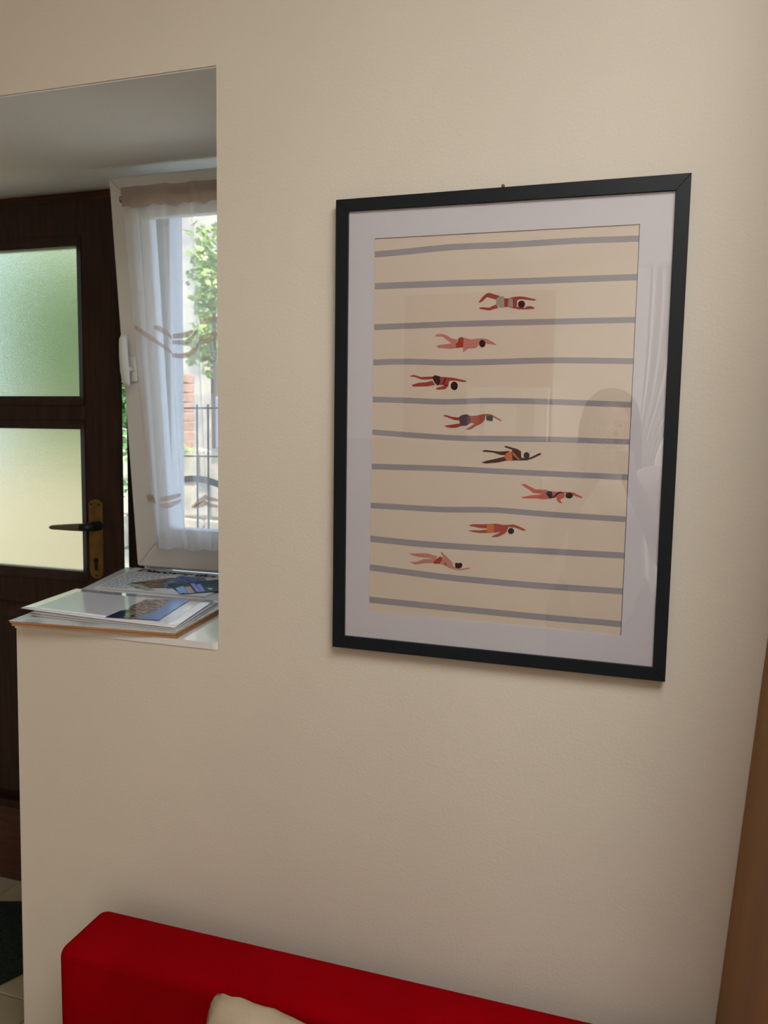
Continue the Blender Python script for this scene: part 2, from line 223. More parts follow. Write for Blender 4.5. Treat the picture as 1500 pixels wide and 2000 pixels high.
def sheer_mat(name, col, alpha):
    m = bpy.data.materials.new(name)
    m.use_nodes = True
    n = m.node_tree
    n.nodes.clear()
    out = n.nodes.new('ShaderNodeOutputMaterial')
    tr = n.nodes.new('ShaderNodeBsdfTransparent')
    df = n.nodes.new('ShaderNodeBsdfDiffuse')
    tl = n.nodes.new('ShaderNodeBsdfTranslucent')
    df.inputs[0].default_value = col
    tl.inputs[0].default_value = col
    m1 = n.nodes.new('ShaderNodeMixShader')
    m1.inputs[0].default_value = 0.5
    n.links.new(df.outputs[0], m1.inputs[1])
    n.links.new(tl.outputs[0], m1.inputs[2])
    m2 = n.nodes.new('ShaderNodeMixShader')
    # the weave lets less through where the cloth is seen at a slant
    lw = n.nodes.new('ShaderNodeLayerWeight')
    lw.inputs[0].default_value = 0.35
    mr = n.nodes.new('ShaderNodeMapRange')
    mr.inputs['From Min'].default_value = 0.0
    mr.inputs['From Max'].default_value = 1.0
    mr.inputs['To Min'].default_value = alpha
    mr.inputs['To Max'].default_value = min(1.0, alpha + 0.55)
    n.links.new(lw.outputs['Facing'], mr.inputs['Value'])
    n.links.new(mr.outputs[0], m2.inputs[0])
    n.links.new(tr.outputs[0], m2.inputs[1])
    n.links.new(m1.outputs[0], m2.inputs[2])
    n.links.new(m2.outputs[0], out.inputs[0])
    return m


def frosted_mat(name):
    m = bpy.data.materials.new(name)
    m.use_nodes = True
    n = m.node_tree
    b = n.nodes['Principled BSDF']
    b.inputs['Base Color'].default_value = (0.78, 0.75, 0.58, 1)
    b.inputs['Transmission Weight'].default_value = 1.0
    b.inputs['Roughness'].default_value = 0.30
    b.inputs['IOR'].default_value = 1.3
    tc = n.nodes.new('ShaderNodeTexCoord')
    t = n.nodes.new('ShaderNodeTexVoronoi')
    t.inputs['Scale'].default_value = 420
    n.links.new(tc.outputs['Object'], t.inputs[0])
    bp = n.nodes.new('ShaderNodeBump')
    bp.inputs['Strength'].default_value = 0.4
    bp.inputs['Distance'].default_value = 0.001
    n.links.new(t.outputs['Distance'], bp.inputs['Height'])
    n.links.new(bp.outputs[0], b.inputs['Normal'])
    return m


M = {}
M['wall'] = mat('cream_plaster', (0.70, 0.65, 0.56, 1), 0.85, spec=0.2, var=0.05, vscale=2.2, bump=0.16, bscale=210)
M['white_plaster'] = mat('white_plaster', (0.84, 0.85, 0.84, 1), 0.85, spec=0.2, var=0.04, vscale=3, bump=0.25, bscale=120)
M['ochre'] = mat('ochre_paint', (0.30, 0.135, 0.018, 1), 0.55, var=0.22, vscale=5, stretch=(3, 3, 0.5), bump=0.15, bscale=50)
M['back_white'] = mat('off_white_back_wall', (0.86, 0.83, 0.76, 1), 0.85, spec=0.2, var=0.04, vscale=3)
M['salmon'] = mat('salmon_paint', (0.42, 0.16, 0.12, 1), 0.8, var=0.05)
M['greige'] = mat('greige_paint', (0.30, 0.25, 0.22, 1), 0.7, var=0.06)
M['ceiling'] = mat('ceiling_white', (0.8, 0.78, 0.72, 1), 0.9, var=0.03)
M['floor'] = mat('cream_stone_floor', (0.42, 0.37, 0.25, 1), 0.45, var=0.15, vscale=3, bump=0.05)
M['grout'] = mat('floor_grout', (0.25, 0.22, 0.16, 1), 0.9, var=0.1)
M['wood'] = mat('dark_brown_wood', (0.036, 0.017, 0.011, 1), 0.5, spec=0.3, col2=(0.018, 0.009, 0.006, 1), vscale=9, stretch=(7, 7, 0.7), bump=0.2, bscale=40)
M['wood_red'] = mat('reddish_brown_wood', (0.085, 0.034, 0.016, 1), 0.45, col2=(0.05, 0.02, 0.01, 1), vscale=9, stretch=(0.7, 7, 7), bump=0.2, bscale=40)
M['frosted'] = frosted_mat('textured_privacy_glass')
M['glass'] = glass_mat('clear_glass')
M['picture_glass'] = glass_mat('picture_glass')
M['brass'] = mat('aged_brass', (0.30, 0.20, 0.075, 1), 0.42, metal=0.85, var=0.25, vscale=30)
M['bronze'] = mat('dull_bronze', (0.22, 0.17, 0.11, 1), 0.45, metal=0.8, var=0.2, vscale=30)
M['black_metal'] = mat('black_metal', (0.012, 0.012, 0.014, 1), 0.5, metal=0.4)
M['pvc'] = mat('white_window_plastic', (0.62, 0.62, 0.60, 1), 0.35, var=0.03)
M['sill'] = mat('glossy_white_sill', (0.80, 0.80, 0.80, 1), 0.16, coat=0.6, var=0.03)
M['sheer'] = sheer_mat('sheer_white_voile', (0.80, 0.78, 0.74, 1), 0.33)
M['taupe_sheer'] = sheer_mat('taupe_header_cloth', (0.42, 0.33, 0.27, 1), 0.72)
M['ribbon'] = sheer_mat('taupe_ribbon', (0.50, 0.36, 0.27, 1), 0.62)
M['frame_black'] = mat('matt_black_frame', (0.008, 0.012, 0.015, 1), 0.4, spec=0.2, var=0.1, vscale=20)
M['mat_board'] = mat('pale_lilac_mat', (0.55, 0.535, 0.575, 1), 0.9, spec=0.1, var=0.02)
M['print'] = mat('cream_art_paper', (0.60, 0.52, 0.43, 1), 0.9, spec=0.1, var=0.03, vscale=4)
M['lane'] = mat('lane_grey_print', (0.285, 0.27, 0.29, 1), 0.9, spec=0.1, var=0.05, vscale=12)
M['red_edge'] = mat('red_hairline_print', (0.40, 0.13, 0.08, 1), 0.9)
M['edge_shadow'] = mat('dark_hairline', (0.02, 0.018, 0.018, 1), 0.9)  # print edge out of line, its shadow painted into the colour
for k, c in {'skin_a': (150, 62, 55), 'skin_b': (158, 72, 58), 'skin_c': (186, 96, 84), 'skin_pink': (186, 120, 112),
             'skin_pale': (182, 126, 112), 'skin_dark': (76, 34, 33), 'grey_suit': (150, 145, 135), 'red_suit': (155, 54, 40),
             'wine_suit': (92, 22, 22), 'purple_suit': (84, 66, 80), 'orange_suit': (190, 110, 66),
             'hair_plum': (40, 22, 34), 'hair_dark': (26, 16, 18), 'hair_green': (28, 38, 34), 'hair_slate': (38, 42, 52)}.items():
    M[k] = mat('print_' + k, srgb(*c), 0.9, spec=0.1, var=0.12, vscale=40)
M['red_fabric'] = mat('red_sofa_fabric', (0.29, 0.0, 0.003, 1), 0.95, spec=0.03, var=0.12, vscale=8, bump=0.5, bscale=700)
M['beige_fabric'] = mat('beige_cushion_fabric', (0.50, 0.41, 0.29, 1), 0.9, spec=0.1, var=0.15, vscale=14, bump=0.5, bscale=500)
M['dark_leg'] = mat('dark_sofa_leg', (0.03, 0.02, 0.015, 1), 0.5, var=0.1)
M['doormat'] = mat('dark_green_doormat_pile', (0.012, 0.017, 0.014, 1), 1.0, spec=0.05, col2=(0.035, 0.045, 0.038, 1), vscale=260, bump=1.0, bscale=400)
M['paper'] = mat('white_laminated_paper', (0.80, 0.81, 0.84, 1), 0.10, coat=0.7, var=0.02)
M['paper_grey'] = mat('grey_white_paper', (0.52, 0.52, 0.53, 1), 0.4, var=0.05)
M['cardboard'] = mat('tan_cardboard', (0.42, 0.22, 0.09, 1), 0.8, var=0.15, vscale=30)
M['folder_top'] = mat('pale_map_print', (0.62, 0.60, 0.58, 1), 0.35, col2=(0.22, 0.24, 0.27, 1), vscale=22, ramp=(0.3, 0.55))
M['leaflet'] = mat('leaflet_paper', (0.62, 0.62, 0.62, 1), 0.4, var=0.03)
M['ink'] = mat('dark_ink', (0.006, 0.012, 0.016, 1), 0.8, spec=0.1)
M['ink_grey'] = mat('grey_text_ink', (0.13, 0.14, 0.15, 1), 0.6)
M['green_card'] = mat('dark_teal_card', (0.010, 0.045, 0.050, 1), 0.5, spec=0.3, var=0.2)
M['box_sky'] = mat('sky_blue_print', (0.10, 0.35, 0.85, 1), 0.3, col2=(0.3, 0.55, 0.95, 1), vscale=90)
M['box_tan'] = mat('tan_print', (0.62, 0.48, 0.36, 1), 0.3, col2=(0.5, 0.3, 0.2, 1), vscale=90)
M['box_blue'] = mat('cornflower_print', (0.16, 0.24, 0.78, 1), 0.3, col2=(0.3, 0.4, 0.9, 1), vscale=90)
M['sea'] = mat('sea_photo', (0.02, 0.10, 0.34, 1), 0.15, coat=0.5, col2=(0.005, 0.02, 0.06, 1), vscale=18)
M['sky_photo'] = mat('sky_photo', (0.10, 0.26, 0.68, 1), 0.15, coat=0.5, var=0.15)
M['town'] = mat('hill_town_photo', (0.42, 0.30, 0.25, 1), 0.15, coat=0.5, col2=(0.04, 0.035, 0.05, 1), vscale=120, ramp=(0.4, 0.6))
M['brown_photo'] = mat('brown_village_photo', (0.30, 0.17, 0.10, 1), 0.6, spec=0.2, col2=(0.05, 0.05, 0.03, 1), vscale=60)
M['blue_photo'] = mat('blue_harbour_photo', (0.22, 0.27, 0.45, 1), 0.6, spec=0.2, col2=(0.02, 0.05, 0.14, 1), vscale=70)
M['pale_photo'] = mat('pale_field_photo', (0.5, 0.52, 0.45, 1), 0.3, col2=(0.15, 0.2, 0.1, 1), vscale=60)
M['iron'] = mat('grey_blue_iron', (0.045, 0.075, 0.095, 1), 0.5, metal=0.3, var=0.2)
M['garden_stone'] = mat('pale_garden_stone', (0.70, 0.60, 0.43, 1), 0.95, col2=(0.45, 0.40, 0.32, 1), vscale=5, bump=0.6, bscale=12)
M['gravel'] = mat('pale_gravel', (0.62, 0.54, 0.38, 1), 0.95, col2=(0.40, 0.36, 0.28, 1), vscale=14)
M['brick'] = mat('terracotta_brick', (0.55, 0.30, 0.19, 1), 0.9, var=0.3, vscale=9)
M['leaf_light'] = mat('bright_green_leaf', (0.40, 0.50, 0.13, 1), 0.6, col2=(0.24, 0.36, 0.09, 1), vscale=6)
M['leaf_dark'] = mat('mid_green_leaf', (0.15, 0.32, 0.09, 1), 0.6, col2=(0.09, 0.20, 0.06, 1), vscale=6)
M['bark'] = mat('bark', (0.10, 0.07, 0.045, 1), 0.9, var=0.3)
M['lavender'] = mat('lavender_grey_stone', (0.35, 0.33, 0.45, 1), 0.9, var=0.1)
M['skin'] = mat('skin', (0.55, 0.33, 0.24, 1), 0.55, var=0.06)
M['hair'] = mat('brown_hair', (0.075, 0.05, 0.038, 1), 0.6, col2=(0.035, 0.024, 0.018, 1), vscale=30, stretch=(6, 6, 0.6))
M['blouse'] = mat('pale_pink_blouse_cloth', (0.80, 0.70, 0.67, 1), 0.85, var=0.06, bump=0.4, bscale=120)
M['trousers'] = mat('grey_trouser_cloth', (0.22, 0.21, 0.22, 1), 0.9, var=0.1)
M['phone'] = mat('speckled_phone_case', (0.85, 0.84, 0.82, 1), 0.3, col2=(0.40, 0.39, 0.39, 1), vscale=140, ramp=(0.45, 0.55))
M['lens'] = mat('black_lens_glass', (0.01, 0.01, 0.012, 1), 0.1)
M['eye'] = mat('eye_white', (0.7, 0.7, 0.68, 1), 0.3)
M['lip'] = mat('lip', (0.45, 0.16, 0.14, 1), 0.5)
M['white_cloth'] = mat('white_curtain_cloth', (0.8, 0.79, 0.76, 1), 0.9, var=0.05)
M['white_wood'] = mat('white_painted_wood', (0.75, 0.73, 0.68, 1), 0.5, var=0.04)


# ------------------------------------------------------------------ mesh helpers
def empty(name, loc=(0, 0, 0)):
    o = bpy.data.objects.new(name, None)
    o.location = loc
    o.empty_display_size = 0.05
    COL.objects.link(o)
    return o


def tag(o, label=None, cat=None, group=None, kind=None):
    if label:
        o['label'] = label
    if cat:
        o['category'] = cat
    if group:
        o['group'] = group
    if kind:
        o['kind'] = kind
    return o


def link(name, me, m=None, parent=None, smooth=False):
    o = bpy.data.objects.new(name, me)
    COL.objects.link(o)
    if m is not None:
        for x in (m if isinstance(m, (list, tuple)) else [m]):
            me.materials.append(x)
    if parent is not None:
        o.parent = parent
        # geometry is written in world coordinates: keep it there
        w_ = Matrix.Identity(4)
        p = parent
        while p is not None:
            w_ = p.matrix_basis @ w_ if p.parent is None else p.matrix_parent_inverse @ p.matrix_basis @ w_
            p = p.parent
        loc = Vector((0, 0, 0))
        q = parent
        chain = Matrix.Identity(4)
        stack = []
        while q is not None:
            stack.append(q)
            q = q.parent
        for q in reversed(stack):
            chain = chain @ q.matrix_parent_inverse @ q.matrix_basis
        o.matrix_parent_inverse = chain.inverted()
    if smooth:
        for p in me.polygons:
            p.use_smooth = True
    return o


def from_bm(name, bm, m, parent=None, smooth=False):
    bmesh.ops.recalc_face_normals(bm, faces=bm.faces)
    me = bpy.data.meshes.new(name)
    bm.to_mesh(me)
    bm.free()
    return link(name, me, m, parent, smooth)


def add_box(bm, x0, x1, y0, y1, z0, z1):
    vs = [bm.verts.new((x, y, z)) for z in (z0, z1) for (x, y) in ((x0, y0), (x1, y0), (x1, y1), (x0, y1))]
    for f in ((3, 2, 1, 0), (4, 5, 6, 7), (0, 1, 5, 4), (1, 2, 6, 5), (2, 3, 7, 6), (3, 0, 4, 7)):
        bm.faces.new([vs[i] for i in f])
    return vs


def bevel(bm, r, seg=2):
    bmesh.ops.bevel(bm, geom=list(bm.edges), offset=r, segments=seg, profile=0.5, affect='EDGES')


def box(name, x0, x1, y0, y1, z0, z1, m, parent=None, r=0.0, seg=2, smooth=False):
    bm = bmesh.new()
    add_box(bm, x0, x1, y0, y1, z0, z1)
    if r:
        bevel(bm, r, seg)
    return from_bm(name, bm, m, parent, smooth)


def add_prism_z(bm, poly, z0, z1):
    """poly: xy points; z0, z1 numbers or lists per point"""
    n = len(poly)
    f0 = z0 if isinstance(z0, (list, tuple)) else [z0] * n
    f1 = z1 if isinstance(z1, (list, tuple)) else [z1] * n
    a = [bm.verts.new((p[0], p[1], f0[i])) for i, p in enumerate(poly)]
    b = [bm.verts.new((p[0], p[1], f1[i])) for i, p in enumerate(poly)]
    bm.faces.new(a[::-1])
    bm.faces.new(b)
    for i in range(n):
        j = (i + 1) % n
        bm.faces.new((a[i], a[j], b[j], b[i]))


def prism_z(name, poly, z0, z1, m, parent=None, r=0):
    bm = bmesh.new()
    add_prism_z(bm, poly, z0, z1)
    if r:
        bevel(bm, r, 2)
    return from_bm(name, bm, m, parent)


def add_prism_y(bm, poly, y0, y1):
    """poly: xz points, extruded along y"""
    n = len(poly)
    a = [bm.verts.new((p[0], y0, p[1])) for p in poly]
    b = [bm.verts.new((p[0], y1, p[1])) for p in poly]
    fs = [bm.faces.new(a), bm.faces.new(b[::-1])]
    for i in range(n):
        j = (i + 1) % n
        fs.append(bm.faces.new((a[i], b[i], b[j], a[j])))
    return fs


def prism_y(name, poly, y0, y1, m, parent=None, r=0):
    bm = bmesh.new()
    add_prism_y(bm, poly, y0, y1)
    if r:
        bevel(bm, r, 2)
    return from_bm(name, bm, m, parent)


def add_tube(bm, pts, rad, n=10):
    pts = [Vector(p) for p in pts]
    rads = rad if isinstance(rad, (list, tuple)) else [rad] * len(pts)
    rings = []
    ref = None
    for i, p in enumerate(pts):
        t = (pts[min(i + 1, len(pts) - 1)] - pts[max(i - 1, 0)]).normalized()
        if ref is None:
            ref = Vector((0, 0, 1)) if abs(t.z) < 0.9 else Vector((1, 0, 0))
        s = t.cross(ref).normalized()
        u = s.cross(t).normalized()
        ref = u
        rings.append([bm.verts.new(p + (s * math.cos(a) + u * math.sin(a)) * rads[i])
                      for a in [2 * math.pi * k / n for k in range(n)]])
    for a, b in zip(rings, rings[1:]):
        for k in range(n):
            bm.faces.new((a[k], a[(k + 1) % n], b[(k + 1) % n], b[k]))
    bm.faces.new(rings[0][::-1])
    bm.faces.new(rings[-1])


def tube(name, pts, rad, m, parent=None, n=10):
    bm = bmesh.new()
    add_tube(bm, pts, rad, n)
    return from_bm(name, bm, m, parent, True)


def disc_y(name, cx, cz, y0, y1, r, m, parent=None, n=20):
    return prism_y(name, [(cx + r * math.cos(2 * math.pi * k / n), cz + r * math.sin(2 * math.pi * k / n)) for k in range(n)],
                   y0, y1, m, parent)


def flat_z(name, poly, z, m, parent=None, t=0.0006):
    return prism_z(name, poly, z, z + t, m, parent)


# ================================================================== THE ROOM
WY = 0.018          # face of the picture wall
CEIL = 2.62
SX0, SX1 = -0.672, -0.2235


def slope(y):       # underside of the reveal rises towards the outside
    return 2.076 + (y - WY) * 0.108


bm = bmesh.new()
YO = 0.87
add_box(bm, SX1, 2.75, WY, YO, -0.02, CEIL)                       # solid wall behind the picture
add_prism_z(bm, [(-1.95, WY), (SX1, WY), (SX1, YO), (-1.95, YO)],
            [slope(WY), slope(WY), slope(YO), slope(YO)], CEIL)    # lintel over the recess
add_box(bm, -2.75, -1.95, WY, YO, -0.02, CEIL)
wall_front = from_bm('wall_front', bm, M['wall'])
tag(wall_front, kind='structure')
# pale lining of the recess ceiling and the low wall under the sill
lin = prism_z('recess_ceiling_lining', [(-1.949, WY + 0.003), (SX1 - 0.001, WY + 0.003), (SX1 - 0.001, YO - 0.01), (-1.949, YO - 0.01)],
              [slope(WY) - 0.002, slope(WY) - 0.002, slope(YO) - 0.002, slope(YO) - 0.002],
              [slope(WY) + 0.002, slope(WY) + 0.002, slope(YO) + 0.002, slope(YO) + 0.002], M['white_plaster'], wall_front)
SILL = [(SX0 - 0.004, WY), (SX1, WY), (SX1, 0.86), (-0.79, 0.86), (-0.79, 0.64), (-0.852, 0.62)]
low = prism_z('low_wall', [(-0.687, WY), (SX1, WY), (SX1, 0.86), (-0.79, 0.86), (-0.79, 0.64), (-0.852, 0.62)],
              -0.02, 1.072, M['wall'], wall_front)
for v in low.data.vertices:        # the end of the low wall leans a little
    if v.co.x < -0.68 and v.co.z > 1 and v.co.y < 0.1:
        v.co.x = SX0
sill = bmesh.new()
rc = 0.012
pts = [(SX0 - 0.002, WY - 0.002), (SX1 - rc, WY - 0.002)] + \
      [(SX1 - rc + rc * math.sin(a), WY - 0.002 + rc - rc * math.cos(a)) for a in (0.4, 0.8, 1.2, 1.5707)] + \
      [(SX1, 0.62), (-0.852, 0.62)]
add_prism_z(sill, pts, 1.0725, 1.085)
sill_o = from_bm('trim_1', sill, M['sill'])
tag(sill_o, kind='structure')

# ochre return wall at the right, leaning slightly
def ox(z):
    return 0.669 + (z - 1.192) * 0.059


bm = bmesh.new()
vs = [bm.verts.new(p) for p in [(ox(0), WY, 0), (ox(0) + 0.14, WY, 0), (ox(0) + 0.14, -0.32, 0), (ox(0), -0.32, 0),
                                (ox(CEIL), WY, CEIL), (ox(CEIL) + 0.14, WY, CEIL), (ox(CEIL) + 0.14, -0.32, CEIL), (ox(CEIL), -0.32, CEIL)]]
for f in ((3, 2, 1, 0), (4, 5, 6, 7), (0, 1, 5, 4), (1, 2, 6, 5), (2, 3, 7, 6), (3, 0, 4, 7)):
    bm.faces.new([vs[i] for i in f])
bevel(bm, 0.006, 2)
tag(from_bm('wall_right', bm, M['ochre']), kind='structure')

XL, XR, YB = -2.75, 2.75, -4.30
tag(box('wall_left', XL - 0.15, XL, YB - 0.15, YO, -0.02, CEIL, M['ochre']), kind='structure')  # unseen side of the room, dark ochre chosen to cut bounce
tag(box('wall_back', XL, XR, YB - 0.15, YB, -0.02, CEIL, M['back_white']), kind='structure')
bm = bmesh.new()                                     # far right wall with an opening for the added side lamp
add_box(bm, XR, XR + 0.15, YB - 0.15, -3.97, -0.02, CEIL)
add_box(bm, XR, XR + 0.15, -2.33, YO, -0.02, CEIL)
add_box(bm, XR, XR + 0.15, -3.97, -2.33, -0.02, 0.95)
add_box(bm, XR, XR + 0.15, -3.97, -2.33, 2.29, CEIL)
tag(from_bm('wall_far_right', bm, M['wall']), kind='structure')
tag(box('ceiling', XL - 0.15, XR + 0.15, YB, YO, CEIL, CEIL + 0.12, M['ceiling']), kind='structure')
# floor of stone tiles
floor = box('floor', XL, XR, YB, 0.9, -0.06, -0.004, M['grout'])
tag(floor, kind='structure')
tile_me = None
TS = 0.45
for i in range(12):
    for j in range(11):
        x0 = XL + 0.05 + i * TS
        y0 = -4.2 + j * TS
        if x0 > 0.2 or y0 < -2.5 or y0 + TS > 0.9:
            continue
        if tile_me is None:
            t = box('tile', -TS / 2 + 0.002, TS / 2 - 0.002, -TS / 2 + 0.002, TS / 2 - 0.002, -0.008, 0.0, M['floor'], floor, 0.0015, 1)
            tile_me = t.data
        else:
            t = bpy.data.objects.new('tile', tile_me)
            COL.objects.link(t)
            t.parent = floor
        t.location = (x0 + TS / 2, y0 + TS / 2, 0)
# back of the room, seen in the picture glass
tag(box('trim_2', XL + 0.01, 0.42, YB + 0.001, YB + 0.025, 0, 1.45, M['greige']), kind='structure')
tag(box('trim_3', -1.08, 0.005, YB + 0.001, YB + 0.012, 1.452, 2.5, M['salmon']), kind='structure')
bm = bmesh.new()
add_box(bm, 0.80, XR, -2.25, -2.13, 0, CEIL)
tag(from_bm('light_block_wall_right', bm, M['wall']), kind='structure')  # unseen partition, added to block side light from the picture wall
tag(box('light_block_wall_left', XL, -0.86, -2.25, -2.13, 0, CEIL, M['ochre']), kind='structure')  # unseen, added to hold back the rear light; dark to cut bounce
RX, RY = 0.93, -1.25
rl = empty('added_roof_light', (RX, RY, CEIL))  # made-up roof light housing the added overhead lamp
tag(rl, kind='structure')
for (a, b, c, d) in ((-0.51, -0.45, -0.51, 0.51), (0.45, 0.51, -0.51, 0.51), (-0.45, 0.45, -0.51, -0.45), (-0.45, 0.45, 0.45, 0.51)):
    box('added_roof_light_frame', RX + a, RX + b, RY + c, RY + d, CEIL - 0.035, CEIL - 0.001, M['white_wood'], rl, 0.003, 1)
box('added_opal_pane', RX - 0.45, RX + 0.45, RY - 0.45, RY + 0.45, CEIL - 0.02, CEIL - 0.012, M['white_wood'], rl)
wf = empty('added_window_2', (XR, -3.15, 0.95))  # made-up window dressing the opening of the added side lamp
tag(wf, kind='structure')
for (a, b, c, d) in ((-3.97, -3.91, 0.95, 2.29), (-2.39, -2.33, 0.95, 2.29), (-3.91, -2.39, 0.95, 1.01), (-3.91, -2.39, 2.23, 2.29), (-3.18, -3.12, 1.01, 2.23)):
    box('added_window_bar', XR - 0.01, XR + 0.04, a, b, c, d, M['white_wood'], wf, 0.004, 1)

# ================================================================== DOOR
door = empty('door_1', (-1.80, 0.73, 0.0))
tag(door, kind='structure')
DY0, DY1 = 0.700, 0.745
DL, DR = -1.80, -0.926


def stick(name, x0, x1, z0, z1, y0=DY0, y1=DY1, m=None, parent=None, r=0.004):
    return box(name, x0, x1, y0, y1, z0, z1, m or M['wood'], parent or door, r, 2)


bm = bmesh.new()                 # lock stile with its rebated closing edge
add_prism_z(bm, [(-1.045, DY0), (DR, DY0), (DR, DY0 + 0.016), (-0.962, DY0 + 0.016), (-0.962, DY1), (-1.045, DY1)], 0.012, 2.118)
from_bm('stile', bm, M['wood'], door)
stick('stile', DL, -1.68, 0.012, 2.118)
stick('rail', -1.68, -1.045, 2.02, 2.118)
stick('rail', -1.68, -1.045, 1.492, 1.540)
stick('rail', -1.68, -1.045, 0.935, 1.014)
stick('rail', -1.68, -1.045, 0.012, 0.262, m=M['wood_red'])
for (z0, z1) in ((1.565, 1.995), (1.041, 1.468)):
    p = box('glass_pane', -1.66, -1.064, 0.722, 0.727, z0 - 0.006, z1 + 0.006, M['frosted'], door)
    bm = bmesh.new()       # glazing bead, four mitred strips with a sloping face
    o_ = [(-1.682, z0 - 0.027), (-1.043, z0 - 0.027), (-1.043, z1 + 0.025), (-1.682, z1 + 0.025)]
    i_ = [(-1.656, z0), (-1.069, z0), (-1.069, z1), (-1.656, z1)]
    for k in range(4):
        j = (k + 1) % 4
        a, b, c, d = o_[k], o_[j], i_[j], i_[k]
        f = [bm.verts.new((q[0], y, q[1])) for q, y in ((a, 0.697), (b, 0.697), (c, 0.712), (d, 0.712))]
        g = [bm.verts.new((q[0], 0.742, q[1])) for q in (a, b, c, d)]
        bm.faces.new(f)
        bm.faces.new(g[::-1])
        for s in range(4):
            t_ = (s + 1) % 4
            bm.faces.new((f[s], g[s], g[t_], f[t_]))
    from_bm('glazing_bead', bm, M['wood'], door)
# raised panel below
bm = bmesh.new()
add_box(bm, -1.69, -1.035, 0.718, 0.735, 0.25, 0.945)
from_bm('panel', bm, M['wood'], door)
bm = bmesh.new()
x0, x1, z0, z1 = -1.64, -1.085, 0.315, 0.885
A = [(-1.66, 0.285), (-1.065, 0.285), (-1.065, 0.915), (-1.66, 0.915)]
B = [(x0, z0), (x1, z0), (x1, z1), (x0, z1)]
va = [bm.verts.new((q[0], 0.7185, q[1])) for q in A]
vb = [bm.verts.new((q[0], 0.706, q[1])) for q in B]
bm.faces.new(vb)
bm.faces.new(va[::-1])
for k in range(4):
    j = (k + 1) % 4
    bm.faces.new((va[k], va[j], vb[j], vb[k]))
from_bm('raised_panel', bm, M['wood'], door)
# weather board lip above the bottom rail
stick('weather_moulding', -1.68, -1.045, 0.262, 0.288, 0.690, 0.715, M['wood'])
# handle plate
plate = []
for k in range(13):
    a = math.pi * k / 12
    plate.append((-1.0085 + 0.0235 * math.cos(a), 1.247 + 0.017 * math.sin(a)))
for k in range(13):
    a = math.pi + math.pi * k / 12
    plate.append((-1.0085 + 0.0225 * math.cos(a), 1.050 + 0.022 * math.sin(a)))
hp = prism_y('handle_plate', plate, 0.694, 0.701, M['brass'], door, 0.0012)
tag(hp, 'aged brass handle plate')
disc_y('collar', -0.997, 1.187, 0.664, 0.695, 0.0145, M['black_metal'], hp)
tube('spindle_neck', [(-0.997, 0.668, 1.187), (-0.9975, 0.655, 1.187), (-1.003, 0.648, 1.187), (-1.022, 0.645, 1.186)], [0.012, 0.012, 0.0125, 0.0115], M['black_metal'], hp)
bm = bmesh.new()
add_tube(bm, [(-1.018, 0.645, 1.186), (-1.024, 0.645, 1.186), (-1.07, 0.644, 1.184), (-1.12, 0.643, 1.1815), (-1.127, 0.643, 1.181)], [0.0095, 0.0115, 0.0095, 0.0065, 0.004], 12)
from_bm('lever', bm, M['bronze'], hp, True)
for (sx, sz) in ((-1.022, 1.249), (-0.995, 1.249), (-1.0085, 1.037)):
    disc_y('screw', sx, sz, 0.6925, 0.695, 0.003, M['black_metal'], hp, 10)
key = [(-1.0085 + 0.008 * math.cos(a), 1.083 + 0.008 * math.sin(a)) for a in [math.radians(d) for d in range(-50, 231, 20)]]
key += [(-1.0135, 1.056), (-1.0125, 1.053), (-1.0045, 1.053), (-1.0035, 1.056)]
prism_y('keyhole', key, 0.6927, 0.695, M['black_metal'], hp)
# door frame
dfr = empty('trim_4', (-0.93, 0.80, 0))
tag(dfr, kind='structure')
box('post', -0.956, -0.90, 0.775, 0.86, 0, 2.165, M['wood'], dfr, 0.004)
box('post', -1.95, -1.795, 0.752, 0.86, 0, 2.165, M['wood'], dfr, 0.004)
box('head', -1.95, -0.80, 0.735, 0.86, 2.122, 2.172, M['wood_red'], dfr, 0.003)
box('threshold', -1.95, -0.90, 0.752, 0.90, -0.01, 0.012, M['garden_stone'], dfr, 0.003)
prism_z('pier', [(-0.79, 0.64), (-0.745, 0.69), (-0.853, 0.868), (-0.899, 0.868), (-0.899, 0.775), (-0.80, 0.775)], 0.0, 2.16, M['white_plaster'], dfr)

# ================================================================== WINDOW
win = empty('window_1', (-0.52, 0.62, 1.085))
tag(win, kind='structure')
WR = -0.235
for (a, b, c, d) in ((-0.79, -0.705, 1.087, 2.135), (WR, SX1 - 0.0005, 1.087, 2.135), (-0.705, WR, 1.087, 1.135), (-0.705, WR, 2.06, 2.135)):
    box('fixed_frame', a, b, 0.622, 0.69, c, d, M['pvc'], win, 0.004)
# the sash is tipped in at the top
TILT = math.atan(0.095 / 1.0)


def sp(x, v, d):
    """sash coordinates: x, height v along the sash, depth d into it -> world"""
    return Vector((x, 0.598 - v * math.sin(TILT) + d * math.cos(TILT), 1.096 + v * math.cos(TILT) + d * math.sin(TILT)))


sash = empty('sash', (-0.52, 0.598, 1.096))
sash.parent = win
sash.matrix_parent_inverse = win.matrix_basis.inverted()
SL, SR, SH = -0.80, -0.245, 1.004


def sash_bar(name, prof_outer, m):
    bm = bmesh.new()
    vs = [bm.verts.new(sp(*p)) for p in prof_outer]
    for f in ((3, 2, 1, 0), (4, 5, 6, 7), (0, 1, 5, 4), (1, 2, 6, 5), (2, 3, 7, 6), (3, 0, 4, 7)):
        bm.faces.new([vs[i] for i in f])
    bmesh.ops.recalc_face_normals(bm, faces=bm.faces)
    bevel(bm, 0.004, 2)
    return from_bm(name, bm, m, sash)


